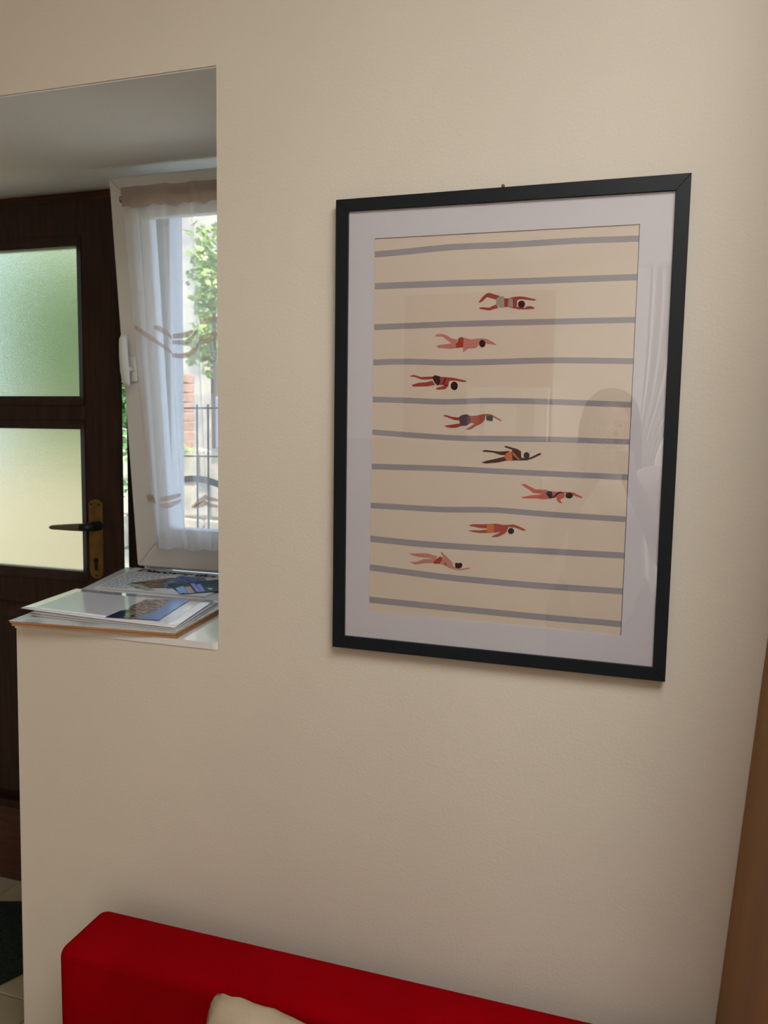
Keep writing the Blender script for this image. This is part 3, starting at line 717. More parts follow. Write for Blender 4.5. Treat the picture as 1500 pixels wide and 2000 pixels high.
def mitred(o0, o1, i0, i1, d0, d1, di):
    # o: outer edge ends (x, v), i: inner edge ends; front face at d0 (outer) and d0+di (inner)
    return [(o0[0], o0[1], d0), (o1[0], o1[1], d0), (i1[0], i1[1], d0 + di), (i0[0], i0[1], d0 + di),
            (o0[0], o0[1], d1), (o1[0], o1[1], d1), (i1[0], i1[1], d1), (i0[0], i0[1], d1)]


oc = [(SL, 0), (SR, 0), (SR, SH), (SL, SH)]
ic = [(SL + 0.078, 0.085), (SR - 0.078, 0.085), (SR - 0.078, SH - 0.078), (SL + 0.078, SH - 0.078)]
ic2 = [(SL + 0.098, 0.106), (SR - 0.098, 0.106), (SR - 0.098, SH - 0.098), (SL + 0.098, SH - 0.098)]
for k in range(4):
    j = (k + 1) % 4
    sash_bar('sash_bar', mitred(oc[k], oc[j], ic[k], ic[j], 0.0, 0.058, 0.0), M['pvc'])
    sash_bar('glazing_bead', mitred(ic[k], ic[j], ic2[k], ic2[j], 0.004, 0.05, 0.012), M['pvc'])
bm = bmesh.new()
g = [(SL + 0.094, 0.10), (SR - 0.094, 0.10), (SR - 0.094, SH - 0.094), (SL + 0.094, SH - 0.094)]
a = [bm.verts.new(sp(x, v, 0.027)) for x, v in g]
b = [bm.verts.new(sp(x, v, 0.032)) for x, v in g]
bm.faces.new(a)
bm.faces.new(b[::-1])
for k in range(4):
    j = (k + 1) % 4
    bm.faces.new((a[k], b[k], b[j], a[j]))
from_bm('glass_pane', bm, M['glass'], sash)
# white handle
hx = -0.766
bm = bmesh.new()
add_box(bm, hx - 0.013, hx + 0.013, 0, 0.010, 0.50, 0.565)
for v in bm.verts:
    v.co = sp(v.co.x, v.co.z, -v.co.y)
bmesh.ops.recalc_face_normals(bm, faces=bm.faces)
bevel(bm, 0.003, 2)
add_tube(bm, [sp(hx, 0.532, -0.008), sp(hx, 0.532, -0.035)], 0.008, 10)
gp = [(0.618, -0.032, 0.007), (0.606, -0.037, 0.0098), (0.57, -0.039, 0.011), (0.53, -0.039, 0.0115), (0.502, -0.037, 0.010), (0.488, -0.032, 0.007)]
add_tube(bm, [sp(hx, v, d) for v, d, r in gp], [r for v, d, r in gp], 12)
from_bm('window_handle', bm, M['pvc'], sash, True)
# curtain rod and its end hook belong to the curtain
cur = empty('sheer_curtain', (-0.5, 0.575, 1.157))
tag(cur, 'sheer white voile curtain with taupe header and wave ribbons on the tilted window', 'curtain')


def fold(x, z):
    t = (2.055 - z) / 0.9
    a = 0.004 + 0.010 * min(1, max(0, t) * 1.6)
    f = math.sin((x + 0.74) * 58 + 1.2 * math.sin(z * 2.1)) * 0.55 + 0.45 * math.sin((x + 0.70) * 23 + z * 1.1 + 2.0)
    # two deep gathered pleats, as the cloth hangs from the rod
    for c, w_, h in ((-0.617, 0.012, 0.020), (-0.545, 0.010, 0.016), (-0.70, 0.016, 0.014)):
        f += -h / 0.010 * math.exp(-((x - c - 0.02 * t * (c + 0.60)) / w_) ** 2) * 0.7
    return a * f


def cp(x, z, off=0.0):
    return (x, 0.478 + (2.06 - z) * 0.104 + fold(x, z) + off, z)


def cloth(name, x0f, x1, z0, z1, nx, nz, m, off=0.0, hem=0.0):
    bm = bmesh.new()
    rows = []
    for j in range(nz + 1):
        z = z1 + (z0 - z1) * j / nz
        xl = x0f(z)
        row = []
        for i in range(nx + 1):
            x = xl + (x1 - xl) * i / nx
            zz = z
            if j == nz:
                zz += hem * math.sin(x * 75) + hem * 0.6 * math.sin(x * 161)
            row.append(bm.verts.new(cp(x, zz, off)))
        rows.append(row)
    for j in range(nz):
        for i in range(nx):
            bm.faces.new((rows[j][i], rows[j][i + 1], rows[j + 1][i + 1], rows[j + 1][i]))
    return from_bm(name, bm, m, cur, True)


def cleft(z):
    return -0.742 + 0.012 * (2.05 - z)


voile = cloth('voile_panel', cleft, -0.262, 1.157, 2.052, 150, 50, M['sheer'], hem=0.003)
cloth('header_band', lambda z: -0.743, -0.262, 2.010, 2.058, 130, 6, M['taupe_sheer'], off=-0.004, hem=0.003)
cloth('hem_band', lambda z: cleft(1.157), -0.262, 1.157, 1.172, 130, 3, M['taupe_sheer'], off=-0.002, hem=0.003).data.materials[0] = M['sheer']
tube('rod', [(-0.752, 0.487, 2.036), (-0.262, 0.487, 2.036)], 0.004, M['white_wood'], cur)
box('rod_hook', -0.757, -0.745, 0.484, 0.508, 2.028, 2.042, M['bronze'], cur, 0.002)
for rb in RIBBONS:
    pts = []
    for (p, q) in zip(rb, rb[1:]):
        for k in range(4):
            pts.append((p[0] + (q[0] - p[0]) * k / 4, p[1] + (q[1] - p[1]) * k / 4))
    pts.append(rb[-1])
    bm = bmesh.new()
    up, lo = [], []
    n_ = len(pts) - 1
    for k, (x, z) in enumerate(pts):
        h = 0.0072 * (0.45 + 0.55 * math.sin(math.pi * min(1.0, (k + 1.0) / (n_ + 1.0))))
        up.append(bm.verts.new(cp(x, z + h, -0.0025)))
        lo.append(bm.verts.new(cp(x, z - h, -0.0025)))
    for k in range(n_):
        bm.faces.new((up[k], up[k + 1], lo[k + 1], lo[k]))
    from_bm('ribbon', bm, M['ribbon'], voile, True)

# ================================================================== FRAMED PRINT
pic = empty('framed_print', (0.265, WY, 1.1041))
tag(pic, 'black framed art print of eight swimmers in lanes hanging on the cream wall', 'picture')
OUT = [(0.0, 1.8368), (0.530, 1.8353), (0.532, 1.1041), (0.002, 1.1056)]
for k in range(4):
    j = (k + 1) % 4
    bm = bmesh.new()
    add_prism_y(bm, [OUT[k], OUT[j], INNER[j], INNER[k]], 0.0, WY - 0.0005)
    bmesh.ops.recalc_face_normals(bm, faces=bm.faces)
    bevel(bm, 0.0004, 1)
    from_bm('frame_rail', bm, M['frame_black'], pic)


def grow(q, d):
    c = (sum(p[0] for p in q) / 4, sum(p[1] for p in q) / 4)
    return [(p[0] + math.copysign(d, p[0] - c[0]), p[1] + math.copysign(d, p[1] - c[1])) for p in q]


prism_y('backing_board', grow(INNER, 0.004), 0.0095, 0.0165, M['greige'], pic)
IN2 = grow(INNER, 0.003)
PR2 = grow(PRINT, 0.006)
bm = bmesh.new()
for k in range(4):
    j = (k + 1) % 4
    add_prism_y(bm, [IN2[k], IN2[j], PRINT[j], PRINT[k]], 0.0052, 0.0068)
from_bm('mat_board', bm, M['mat_board'], pic)
pr = prism_y('art_print', PR2, 0.0069, 0.0093, M['print'], pic)


def strip(name, a, b, w0, w1, y, m, parent):
    d = Vector((b[0] - a[0], b[1] - a[1])).normalized()
    n = Vector((-d.y, d.x))
    poly = [(a[0] + n.x * w0, a[1] + n.y * w0), (b[0] + n.x * w0, b[1] + n.y * w0),
            (b[0] + n.x * w1, b[1] + n.y * w1), (a[0] + n.x * w1, a[1] + n.y * w1)]
    return prism_y(name, poly, y, y + 0.0001, m, parent)


def lerp(a, b, t):
    return (a[0] + (b[0] - a[0]) * t, a[1] + (b[1] - a[1]) * t)


for (t0, t1, mm) in ((0, 0.19, 'red_edge'), (0.19, 0.24, 'edge_shadow'), (0.24, 0.36, 'red_edge'), (0.36, 0.41, 'edge_shadow'), (0.41, 1, 'red_edge')):
    strip('edge_line', lerp(PRINT[0], PRINT[1], t0), lerp(PRINT[0], PRINT[1], t1), 0.0002, -0.0007, 0.0067, M[mm], pr)
strip('edge_line', PRINT[1], PRINT[2], 0.0003, -0.0008, 0.0067, M['edge_shadow'], pr)
for ln in LANES:
    prism_y('lane_line', ln, 0.00675, 0.0069, M['lane'], pr)
for sw in SWIMMERS:
    bm = bmesh.new()
    mats = []
    for q, (mn, poly) in enumerate(sw):
        if mn not in mats:
            mats.append(mn)
        y = 0.00670 - q * 0.00003
        vs = [bm.verts.new((p[0], y, p[1])) for p in poly]
        f = bm.faces.new(vs)
        f.normal_update()
        if f.normal.y > 0:
            f.normal_flip()
        f.material_index = mats.index(mn)
    bmesh.ops.triangulate(bm, faces=bm.faces, ngon_method='EAR_CLIP')
    me = bpy.data.meshes.new('swimmer_figure')
    bm.to_mesh(me)
    bm.free()
    link('swimmer_figure', me, [M[q] for q in mats], pr)
prism_y('glass', grow(INNER, 0.002), 0.0025, 0.0045, M['picture_glass'], pic)
nail = empty('wall_nail', (0.2655, WY, 1.842))
tag(nail, 'small picture nail in the wall above the black frame', 'nail')
tube('shank', [(0.2655, WY + 0.004, 1.8395), (0.2655, WY - 0.008, 1.8405)], 0.0011, M['bronze'], nail, 8)
tube('nail_head', [(0.2655, WY - 0.008, 1.8405), (0.2655, WY - 0.0095, 1.8407)], 0.0026, M['bronze'], nail, 10)

# ================================================================== PAPERS ON THE SILL
ZS = 1.085
fold_o = empty('cardboard_folder', (-0.49, 0.12, ZS))
tag(fold_o, 'tan cardboard folder with a map cover lying under the laminated sheets on the sill', 'folder')
FP = [(-0.654, -0.013), (-0.310, 0.018), (-0.343, 0.30), (-0.70, 0.27)]
prism_z('back_cover', FP, ZS + 0.0005, ZS + 0.0042, M['cardboard'], fold_o)
prism_z('front_cover', [(-0.660, -0.011), (-0.312, 0.019), (-0.345, 0.30), (-0.705, 0.27)], ZS + 0.0048, ZS + 0.0082, M['cardboard'], fold_o)
flat_z('map_print', [(-0.664, -0.010), (-0.316, 0.022), (-0.348, 0.298), (-0.705, 0.268)], ZS + 0.0083, M['folder_top'], fold_o)


def sheet(name, quad, z, m, label=None, cat=None, group=None, lift=0.0, t=0.0007, nx=14, parent=None):
    """quad: front-left, front-right, back-right, back-left; a sheet that curls up a little at its front-left corner"""
    bm = bmesh.new()
    top, bot = [], []
    ny = 8
    for j in range(ny + 1):
        for i in range(nx + 1):
            u, v = i / nx, j / ny
            a = Vector(quad[0]).lerp(Vector(quad[1]), u)
            b = Vector(quad[3]).lerp(Vector(quad[2]), u)
            p = a.lerp(b, v)
            zz = z + lift * max(0, 1 - u * 1.6) ** 2 + 0.0015 * math.sin(u * 3.1) * math.sin(v * 3.1) * (1 if lift else 0)
            top.append(bm.verts.new((p.x, p.y, zz + t)))
            bot.append(bm.verts.new((p.x, p.y, zz)))
    W = nx + 1
    for j in range(ny):
        for i in range(nx):
            k = j * W + i
            bm.faces.new((top[k], top[k + 1], top[k + W + 1], top[k + W]))
            bm.faces.new((bot[k + W], bot[k + W + 1], bot[k + 1], bot[k]))
    for i in range(nx):
        bm.faces.new((top[i + 1], top[i], bot[i], bot[i + 1]))
        k = ny * W + i
        bm.faces.new((top[k], top[k + 1], bot[k + 1], bot[k]))
    for j in range(ny):
        k = j * W
        bm.faces.new((top[k], top[k + W], bot[k + W], bot[k]))
        k = j * W + nx
        bm.faces.new((top[k + W], top[k], bot[k], bot[k + W]))
    o = from_bm(name, bm, m, parent, True)
    if label:
        tag(o, label, cat, group)
    return o


sheet('paper_sheet', [(-0.652, 0.035), (-0.318, 0.030), (-0.358, 0.262), (-0.70, 0.25)], ZS + 0.0092, M['paper_grey'],
      'lowest grey-white paper sheet of the stack on the tan folder', 'paper', 'stacked sheets on the folder', 0.001)
sheet('paper_sheet', [(-0.662, 0.043), (-0.324, 0.034), (-0.364, 0.266), (-0.705, 0.252)], ZS + 0.0112, M['paper_grey'],
      'middle grey paper sheet between the folder stack and the top photo sheet', 'paper', 'stacked sheets on the folder', 0.0015)
tops = empty('laminated_sheet', (-0.53, 0.15, ZS + 0.014))
tag(tops, 'glossy laminated white sheet with a blue coastal town photo, topmost on the folder', 'paper', 'stacked sheets on the folder')
TQ = [(-0.694, 0.054), (-0.326, 0.036), (-0.377, 0.272), (-0.722, 0.255)]
TZ = ZS + 0.0142
sheet('page', TQ, TZ, M['paper'], lift=0.003, parent=tops)
ZT = TZ + 0.0024
flat_z('sea_photo', [(-0.4915, 0.053), (-0.436, 0.061), (-0.463, 0.166), (-0.498, 0.110)], ZT, M['sea'], tops, 0.0002)
flat_z('town_photo', [(-0.455, 0.0585), (-0.410, 0.065), (-0.452, 0.239), (-0.513, 0.219), (-0.502, 0.146)], ZT + 0.0001, M['town'], tops, 0.0002)
flat_z('sky_photo', [(-0.428, 0.0625), (-0.382, 0.069), (-0.424, 0.249), (-0.462, 0.238), (-0.436, 0.16)], ZT + 0.0002, M['sky_photo'], tops, 0.0002)

leaf = empty('tourist_leaflet', (-0.62, 0.47, ZS))
tag(leaf, 'white leaflet headed Discover lying at the back of the sill below the window', 'leaflet')
LQ = [(-0.740, 0.343), (-0.443, 0.347), (-0.470, 0.603), (-0.815, 0.610)]
prism_z('page', LQ, ZS + 0.0006, ZS + 0.0030, M['leaflet'], leaf)
LZ = ZS + 0.0031
flat_z('brown_photo', [(-0.700, 0.410), (-0.640, 0.366), (-0.575, 0.400), (-0.575, 0.500), (-0.640, 0.520)], LZ, M['brown_photo'], leaf, 0.0002)
flat_z('field_photo', [(-0.716, 0.420), (-0.606, 0.348), (-0.585, 0.362), (-0.650, 0.405)], LZ + 0.0001, M['pale_photo'], leaf, 0.0002)
flat_z('harbour_photo', [(-0.615, 0.43), (-0.570, 0.39), (-0.515, 0.49), (-0.56, 0.545), (-0.635, 0.545)], LZ + 0.0002, M['blue_photo'], leaf, 0.0002)
bm = bmesh.new()
for k in range(12):
    y0 = 0.362 + k * 0.0165
    xs = -0.735 - (y0 - 0.343) * 0.28
    x = xs
    while x < xs + 0.075 + 0.004 * k:
        l = random.uniform(0.006, 0.016)
        add_box(bm, x, x + l, y0, y0 + 0.005, LZ, LZ + 0.0002)
        x += l + 0.004
from_bm('text_lines', bm, M['ink_grey'], leaf)
fc = bpy.data.curves.new('heading', 'FONT')
fc.body = 'Discover the'
fc.size = 0.046
fc.extrude = 0.0001
fc.offset = 0.0018
fo = bpy.data.objects.new('heading_curve', fc)
COL.objects.link(fo)
dg = bpy.context.evaluated_depsgraph_get()
hm = bpy.data.meshes.new_from_object(fo.evaluated_get(dg))
bpy.data.objects.remove(fo)
hm.transform(Matrix.Translation((-0.782, 0.565, LZ + 0.0002)) @ Matrix.Rotation(math.radians(-2.5), 4, 'Z'))
hm.materials.clear()
link('heading', hm, M['ink'], leaf)
card = empty('teal_card', (-0.5, 0.43, ZS + 0.004))
tag(card, 'dark teal brochure card with blue and tan boxes lying on the Discover leaflet', 'brochure')
CZ = ZS + 0.0036
prism_z('page', [(-0.597, 0.432), (-0.503, 0.345), (-0.405, 0.44), (-0.500, 0.552)], CZ, CZ + 0.0010, M['green_card'], card)
for nm, q, mm in CARD:
    flat_z(nm, q, CZ + 0.00125, M[mm], card, 0.0002)

# ================================================================== SOFA
sofa = empty('red_sofa', (0.08, -0.4, 0))
tag(sofa, 'red fabric sofa with a straight squared backrest below the framed print', 'sofa')
SL0, SR0 = -0.432, 0.602


def soft_box(name, x0, x1, y0, y1, z0, z1, r, m, parent, seg=4):
    o = box(name, x0, x1, y0, y1, z0, z1, m, parent, r, seg, True)
    return o


bk = soft_box('backrest', SL0, SR0, -0.172, -0.046, 0.16, 0.580, 0.018, M['red_fabric'], sofa)
soft_box('seat_base', SL0, SR0, -0.80, -0.173, 0.10, 0.20, 0.012, M['red_fabric'], sofa)
soft_box('seat_cushion', SL0 + 0.002, 0.084, -0.80, -0.176, 0.202, 0.268, 0.03, M['red_fabric'], sofa)
soft_box('seat_cushion', 0.088, SR0 - 0.002, -0.80, -0.176, 0.202, 0.268, 0.03, M['red_fabric'], sofa)
for lx in (SL0 + 0.06, SR0 - 0.06):
    for ly in (-0.75, -0.10):
        z1 = 0.105 if ly < -0.5 else 0.165
        tube('leg', [(lx, ly, 0.0), (lx, ly, z1)], [0.018, 0.024], M['dark_leg'], sofa, 12)

# beige cushion leaning on the backrest
bm = bmesh.new()
N = 26
CW, CH = 0.44, 0.315
sheets = []
for s in (1, -1):
    g = []
    for j in range(N + 1):
        for i in range(N + 1):
            u, v = i / N * 2 - 1, j / N * 2 - 1
            rr = max(abs(u), abs(v)) / max(1e-6, (abs(u) ** 9 + abs(v) ** 9) ** (1 / 9))
            pin = rr - 0.05 * (1 - abs(v) ** 2.5) * abs(u) ** 6
            pin2 = rr - 0.05 * (1 - abs(u) ** 2.5) * abs(v) ** 6
            th = 0.055 * ((1 - u ** 4) * (1 - v ** 4)) ** 0.55
            wr = 0.0035 * math.sin(u * 19 + v * 5) * (abs(v) ** 3) * (1 - u * u)
            g.append(bm.verts.new((u * CW / 2 * pin, s * th + wr, v * CH / 2 * pin2 + 0.002 * math.sin(u * 31) * abs(v) ** 8)))
    sheets.append(g)
W = N + 1
for s, g in zip((1, -1), sheets):
    for j in range(N):
        for i in range(N):
            k = j * W + i
            q = (g[k], g[k + 1], g[k + W + 1], g[k + W])
            bm.faces.new(q if s < 0 else q[::-1])
bmesh.ops.remove_doubles(bm, verts=bm.verts, dist=0.0004)
for v in bm.verts:
    pass
cm = Matrix.Translation((0.084, -0.250, 0.441)) @ Matrix.Rotation(math.radians(-12), 4, 'X') @ Matrix.Rotation(math.radians(8), 4, 'Y')
bm.transform(cm)
cush = from_bm('throw_cushion', bm, M['beige_fabric'], None, True)
tag(cush, 'beige cloth cushion leaning against the red sofa backrest', 'cushion')

# ================================================================== DOORMAT
ring = [(-1.66, 0.06), (-1.15, 0.10), (-0.93, 0.555), (-1.02, 0.70 - 0.005), (-1.56, 0.515)]
bm = bmesh.new()
add_prism_z(bm, ring, 0.0005, 0.014)
bevel(bm, 0.004, 2)
dm = from_bm('doormat', bm, M['doormat'])
tag(dm, 'dark green pile doormat on the floor inside the brown door', 'doormat')

# ================================================================== GARDEN
tag(box('garden_ground', -9, 5, 0.9, 9, -0.2, -0.02, M['gravel']), kind='structure')


def stone_wall(name, x0, x1, y, h, rows, m, label, depth=0.35):
    t = empty(name, ((x0 + x1) / 2, y, -0.02))
    tag(t, label, 'wall')
    box('core', x0, x1, y + 0.03, y + depth, -0.02, h - 0.02, M['gravel'], t)
    z = -0.02
    for r in range(rows):
        hh = (h + 0.02) / rows
        x = x0 - random.uniform(0, 0.2)
        while x < x1:
            l = random.uniform(0.28, 0.55)
            bm = bmesh.new()
            add_box(bm, x + 0.008, min(x + l, x1 + 0.1) - 0.008, y + random.uniform(-0.03, 0.015), y + 0.15, z + 0.008, z + hh - 0.008)
            for v in bm.verts:
                v.co += Vector((random.uniform(-1, 1), random.uniform(-1, 1), random.uniform(-1, 1))) * 0.012
            bevel(bm, 0.015, 1)
            from_bm('stone', bm, m, t)
            x += l
        z += hh
    return t


stone_wall('garden_stone_wall', -6.2, -1.6, 4.05, 1.35, 5, M['garden_stone'], 'low sunlit pale stone wall across the garden')
pil = box('house_wall', -6.5, -0.8, 6.3, 6.6, -0.02, 5.0, M['garden_stone'])
tag(pil, 'tall pale rendered house wall behind the garden', 'wall')


def shrub(name, c, rx, ry, rz, n, m, label, leafs=0.07):
    t = empty(name, (c[0], c[1], -0.02))
    tag(t, label, 'shrub', 'garden shrubs')
    tube('stem', [(c[0], c[1], -0.02), (c[0] + 0.03, c[1], c[2] * 0.5), (c[0], c[1], c[2])], [0.035, 0.025, 0.012], M['bark'], t, 7)
    bm = bmesh.new()
    for k in range(n):
        while True:
            d = Vector((random.uniform(-1, 1), random.uniform(-1, 1), random.uniform(-1, 1)))
            if 0.35 < d.length < 1:
                break
        d *= 0.8 + 0.35 * math.sin(d.x * 6 + c[0] * 9) * math.sin(d.z * 5 + c[1])
        p = Vector((c[0] + d.x * rx, c[1] + d.y * ry, c[2] + d.z * rz))
        a = Vector((random.uniform(-1, 1), random.uniform(-1, 1), random.uniform(-.6, .6))).normalized() * leafs * random.uniform(0.6, 1.3)
        b = a.cross(Vector((random.uniform(-1, 1), random.uniform(-1, 1), random.uniform(-1, 1)))).normalized() * leafs * 0.28
        vs = [bm.verts.new(p - a * 0.5), bm.verts.new(p + b), bm.verts.new(p + a * 0.5), bm.verts.new(p - b)]
        bm.faces.new(vs)
    me = bpy.data.meshes.new('foliage')
    bm.to_mesh(me)
    bm.free()
    f = link('foliage', me, m, t)
    f['kind'] = 'stuff'
    return t


shrub('leafy_shrub', (-3.36, 3.0, 2.05), 0.56, 0.30, 1.05, 4200, M['leaf_light'], 'yellow-green shrub behind the left of the frosted door panes', 0.09)
shrub('leafy_shrub', (-2.58, 2.80, 2.0), 0.24, 0.26, 0.98, 2600, M['leaf_dark'], 'mid green shrub behind the right edge of the frosted door panes', 0.08)
shrub('leafy_shrub', (-2.92, 4.75, 2.75), 0.26, 0.22, 0.62, 620, M['leaf_light'], 'loose light green shrub high behind the sheer curtain', 0.09)
shrub('leafy_shrub', (-3.40, 5.55, 2.35), 0.38, 0.25, 0.38, 520, M['leaf_light'], 'light green bush beside the brick pillar behind the curtain', 0.09)
shrub('leafy_shrub', (-2.85, 3.8, 1.33), 0.28, 0.14, 0.12, 420, M['leaf_light'], 'low green plant on the stone wall behind the sheer curtain', 0.06)
bp_ = empty('brick_pillar', (-3.01, 4.3, 1.3))
tag(bp_, 'narrow terracotta brick pillar behind the sheer curtain', 'pillar')
for k in range(8):
    o = box('brick', -3.10 + 0.004 * (k % 2), -2.93 + 0.004 * (k % 2), 4.22, 4.45, 1.33 + k * 0.078, 1.33 + k * 0.078 + 0.070, M['brick'], bp_, 0.005, 1)
tag(box('stone_planter', -2.48, -2.05, 3.98, 4.3, 1.345, 1.75, M['lavender'], None, 0.02), 'lavender grey stone trough on the wall behind the curtain', 'planter')
gr = empty('iron_railing', (-0.9, 1.1, 0))
tag(gr, 'grey-blue iron railing with an arched flat bar outside the window', 'railing')
for x in (-1.10, -1.03, -0.99, -0.91, -0.868, -0.80, -0.73, -0.66):
    tube('bar', [(x, 1.10, -0.02), (x, 1.10, 1.56)], 0.0035, M['iron'], gr, 8)
tube('crossbar', [(-1.12, 1.10, 1.383), (-0.64, 1.10, 1.388)], 0.0025, M['iron'], gr, 8)
tube('crossbar', [(-1.12, 1.10, 1.545), (-0.64, 1.10, 1.55)], 0.003, M['iron'], gr, 8)
bm = bmesh.new()
pts = [(-0.915 + 0.26 * math.sin(a), 1.060 + 0.26 * math.cos(a)) for a in [math.radians(d) for d in range(-75, 76, 6)]]
inn = [(-0.915 + 0.238 * math.sin(a), 1.060 + 0.238 * math.cos(a)) for a in [math.radians(d) for d in range(-75, 76, 6)]]
for (a, b, c, d) in zip(pts, pts[1:], inn[1:], inn):
    add_prism_y(bm, [a, b, c, d], 1.092, 1.096)
from_bm('arched_bar', bm, M['iron'], gr)

# ================================================================== BACK OF THE ROOM (mirrored in the picture glass)
hatch = empty('white_wall_cabinet', (-0.29, YB + 0.1, 1.45))
tag(hatch, 'white framed wall cabinet with a grey front, mirrored faintly in the picture glass', 'cabinet')
box('body', -0.57, -0.01, YB + 0.026, YB + 0.16, 1.453, 1.82, M['white_wood'], hatch, 0.005)
box('door_panel', -0.48, -0.10, YB + 0.161, YB + 0.168, 1.47, 1.75, M['greige'], hatch, 0.003)
box('inner_panel', -0.44, -0.22, YB + 0.169, YB + 0.174, 1.49, 1.70, M['white_wood'], hatch, 0.003)
wc = bmesh.new()
rows = []
for j in range(25):
    z = 2.50 - j * 0.095
    t = j / 24
    tie = math.exp(-((z - 1.30) / 0.45) ** 2)
    xl = 0.60 - 0.03 * tie
    xr = 0.98 - 0.30 * tie
    rows.append([wc.verts.new((xl + (xr - xl) * i / 30, -3.70 + 0.02 * math.sin(i * 1.4), z)) for i in range(31)])
for a, b in zip(rows, rows[1:]):
    for i in range(30):
        wc.faces.new((a[i], a[i + 1], b[i + 1], b[i]))
wco = from_bm('white_curtain', wc, M['white_cloth'], None, True)
tag(wco, 'white tied-back curtain at the back of the room, mirrored in the picture glass', 'curtain')
box('curtain_rail', 0.55, 2.6, -3.71, -3.69, 2.50, 2.52, M['white_wood'], wco)
box('rail_bracket', 2.55, 2.57, -3.71, -3.69, 2.52, 2.615, M['white_wood'], wco)

# ---- the person taking the picture
def ball(bm, c, r, sx=1, sy=1, sz=1, sub=2):
    mtx = Matrix.Translation(c) @ Matrix.Diagonal((sx * r, sy * r, sz * r, 1))
    bmesh.ops.create_icosphere(bm, subdivisions=sub, radius=1.0, matrix=mtx)


def cap(bm, p0, p1, r0, r1):
    t = bmesh.new()
    bmesh.ops.create_icosphere(t, subdivisions=2, radius=r0, matrix=Matrix.Translation(p0))
    bmesh.ops.create_icosphere(t, subdivisions=2, radius=r1, matrix=Matrix.Translation(p1))
    h = bmesh.ops.convex_hull(t, input=t.verts)
    dead = [g for g in h['geom_interior'] if isinstance(g, bmesh.types.BMVert)]
    bmesh.ops.delete(t, geom=dead, context='VERTS')
    me = bpy.data.meshes.new('tmp')
    t.to_mesh(me)
    t.free()
    bm.from_mesh(me)
    bpy.data.meshes.remove(me)


def chain(bm, pts):
    for (a, b) in zip(pts, pts[1:]):
        cap(bm, a[0], b[0], a[1], b[1])


def remesh(name, bm, m, parent, vox, smooth=4):
    me = bpy.data.meshes.new(name)
    bm.to_mesh(me)
    bm.free()
    o = link(name, me, m, parent, True)
    r = o.modifiers.new('remesh', 'REMESH')
    r.mode = 'VOXEL'
    r.voxel_size = vox
    r.use_smooth_shade = True
    s = o.modifiers.new('smooth', 'SMOOTH')
    s.iterations = smooth
    s.factor = 0.5
    return o


PX, PY = 0.425, -1.50
per = empty('person', (PX, PY, 0))
tag(per, 'person in a pale ruffled blouse holding up a phone, mirrored in the picture glass', 'person')
bm = bmesh.new()
for s in (-1, 1):
    chain(bm, [((PX + s * 0.09, PY, 0.88), 0.088), ((PX + s * 0.095, PY + 0.015, 0.47), 0.055), ((PX + s * 0.10, PY - 0.02, 0.30), 0.052), ((PX + s * 0.10, PY - 0.02, 0.085), 0.036)])
    chain(bm, [((PX + s * 0.10, PY - 0.04, 0.045), 0.034), ((PX + s * 0.105, PY + 0.06, 0.036), 0.034), ((PX + s * 0.11, PY + 0.13, 0.026), 0.024)])
ball(bm, (PX, PY, 0.93), 0.13, 1.2, 0.85, 0.9)
chain(bm, [((PX, PY, 0.95), 0.115), ((PX, PY + 0.01, 1.10), 0.105), ((PX, PY + 0.005, 1.25), 0.115)])
for s in (-1, 1):
    cap(bm, (PX + s * 0.05, PY + 0.01, 1.25), (PX + s * 0.145, PY - 0.01, 1.325), 0.095, 0.055)
    ball(bm, (PX + s * 0.065, PY + 0.085, 1.22), 0.055)
chain(bm, [((PX, PY - 0.01, 1.33), 0.062), ((PX, PY + 0.012, 1.44), 0.052)])
# head
HX, HY, HZ = PX, PY + 0.03, 1.503
ball(bm, (HX, HY - 0.005, HZ + 0.02), 0.090, 0.86, 1.05, 1.06, 3)
ball(bm, (HX, HY + 0.03, HZ - 0.045), 0.062, 0.92, 0.95, 1.0, 3)
cap(bm, (HX, HY + 0.062, HZ - 0.085), (HX, HY + 0.04, HZ - 0.06), 0.020, 0.035)
chain(bm, [((HX, HY + 0.088, HZ + 0.012), 0.009), ((HX, HY + 0.104, HZ - 0.026), 0.012)])
for s in (-1, 1):
    ball(bm, (HX + s * 0.080, HY + 0.0, HZ - 0.005), 0.022, 0.4, 0.8, 1.35)
    cap(bm, (HX + s * 0.018, HY + 0.086, HZ + 0.026), (HX + s * 0.05, HY + 0.070, HZ + 0.022), 0.008, 0.007)
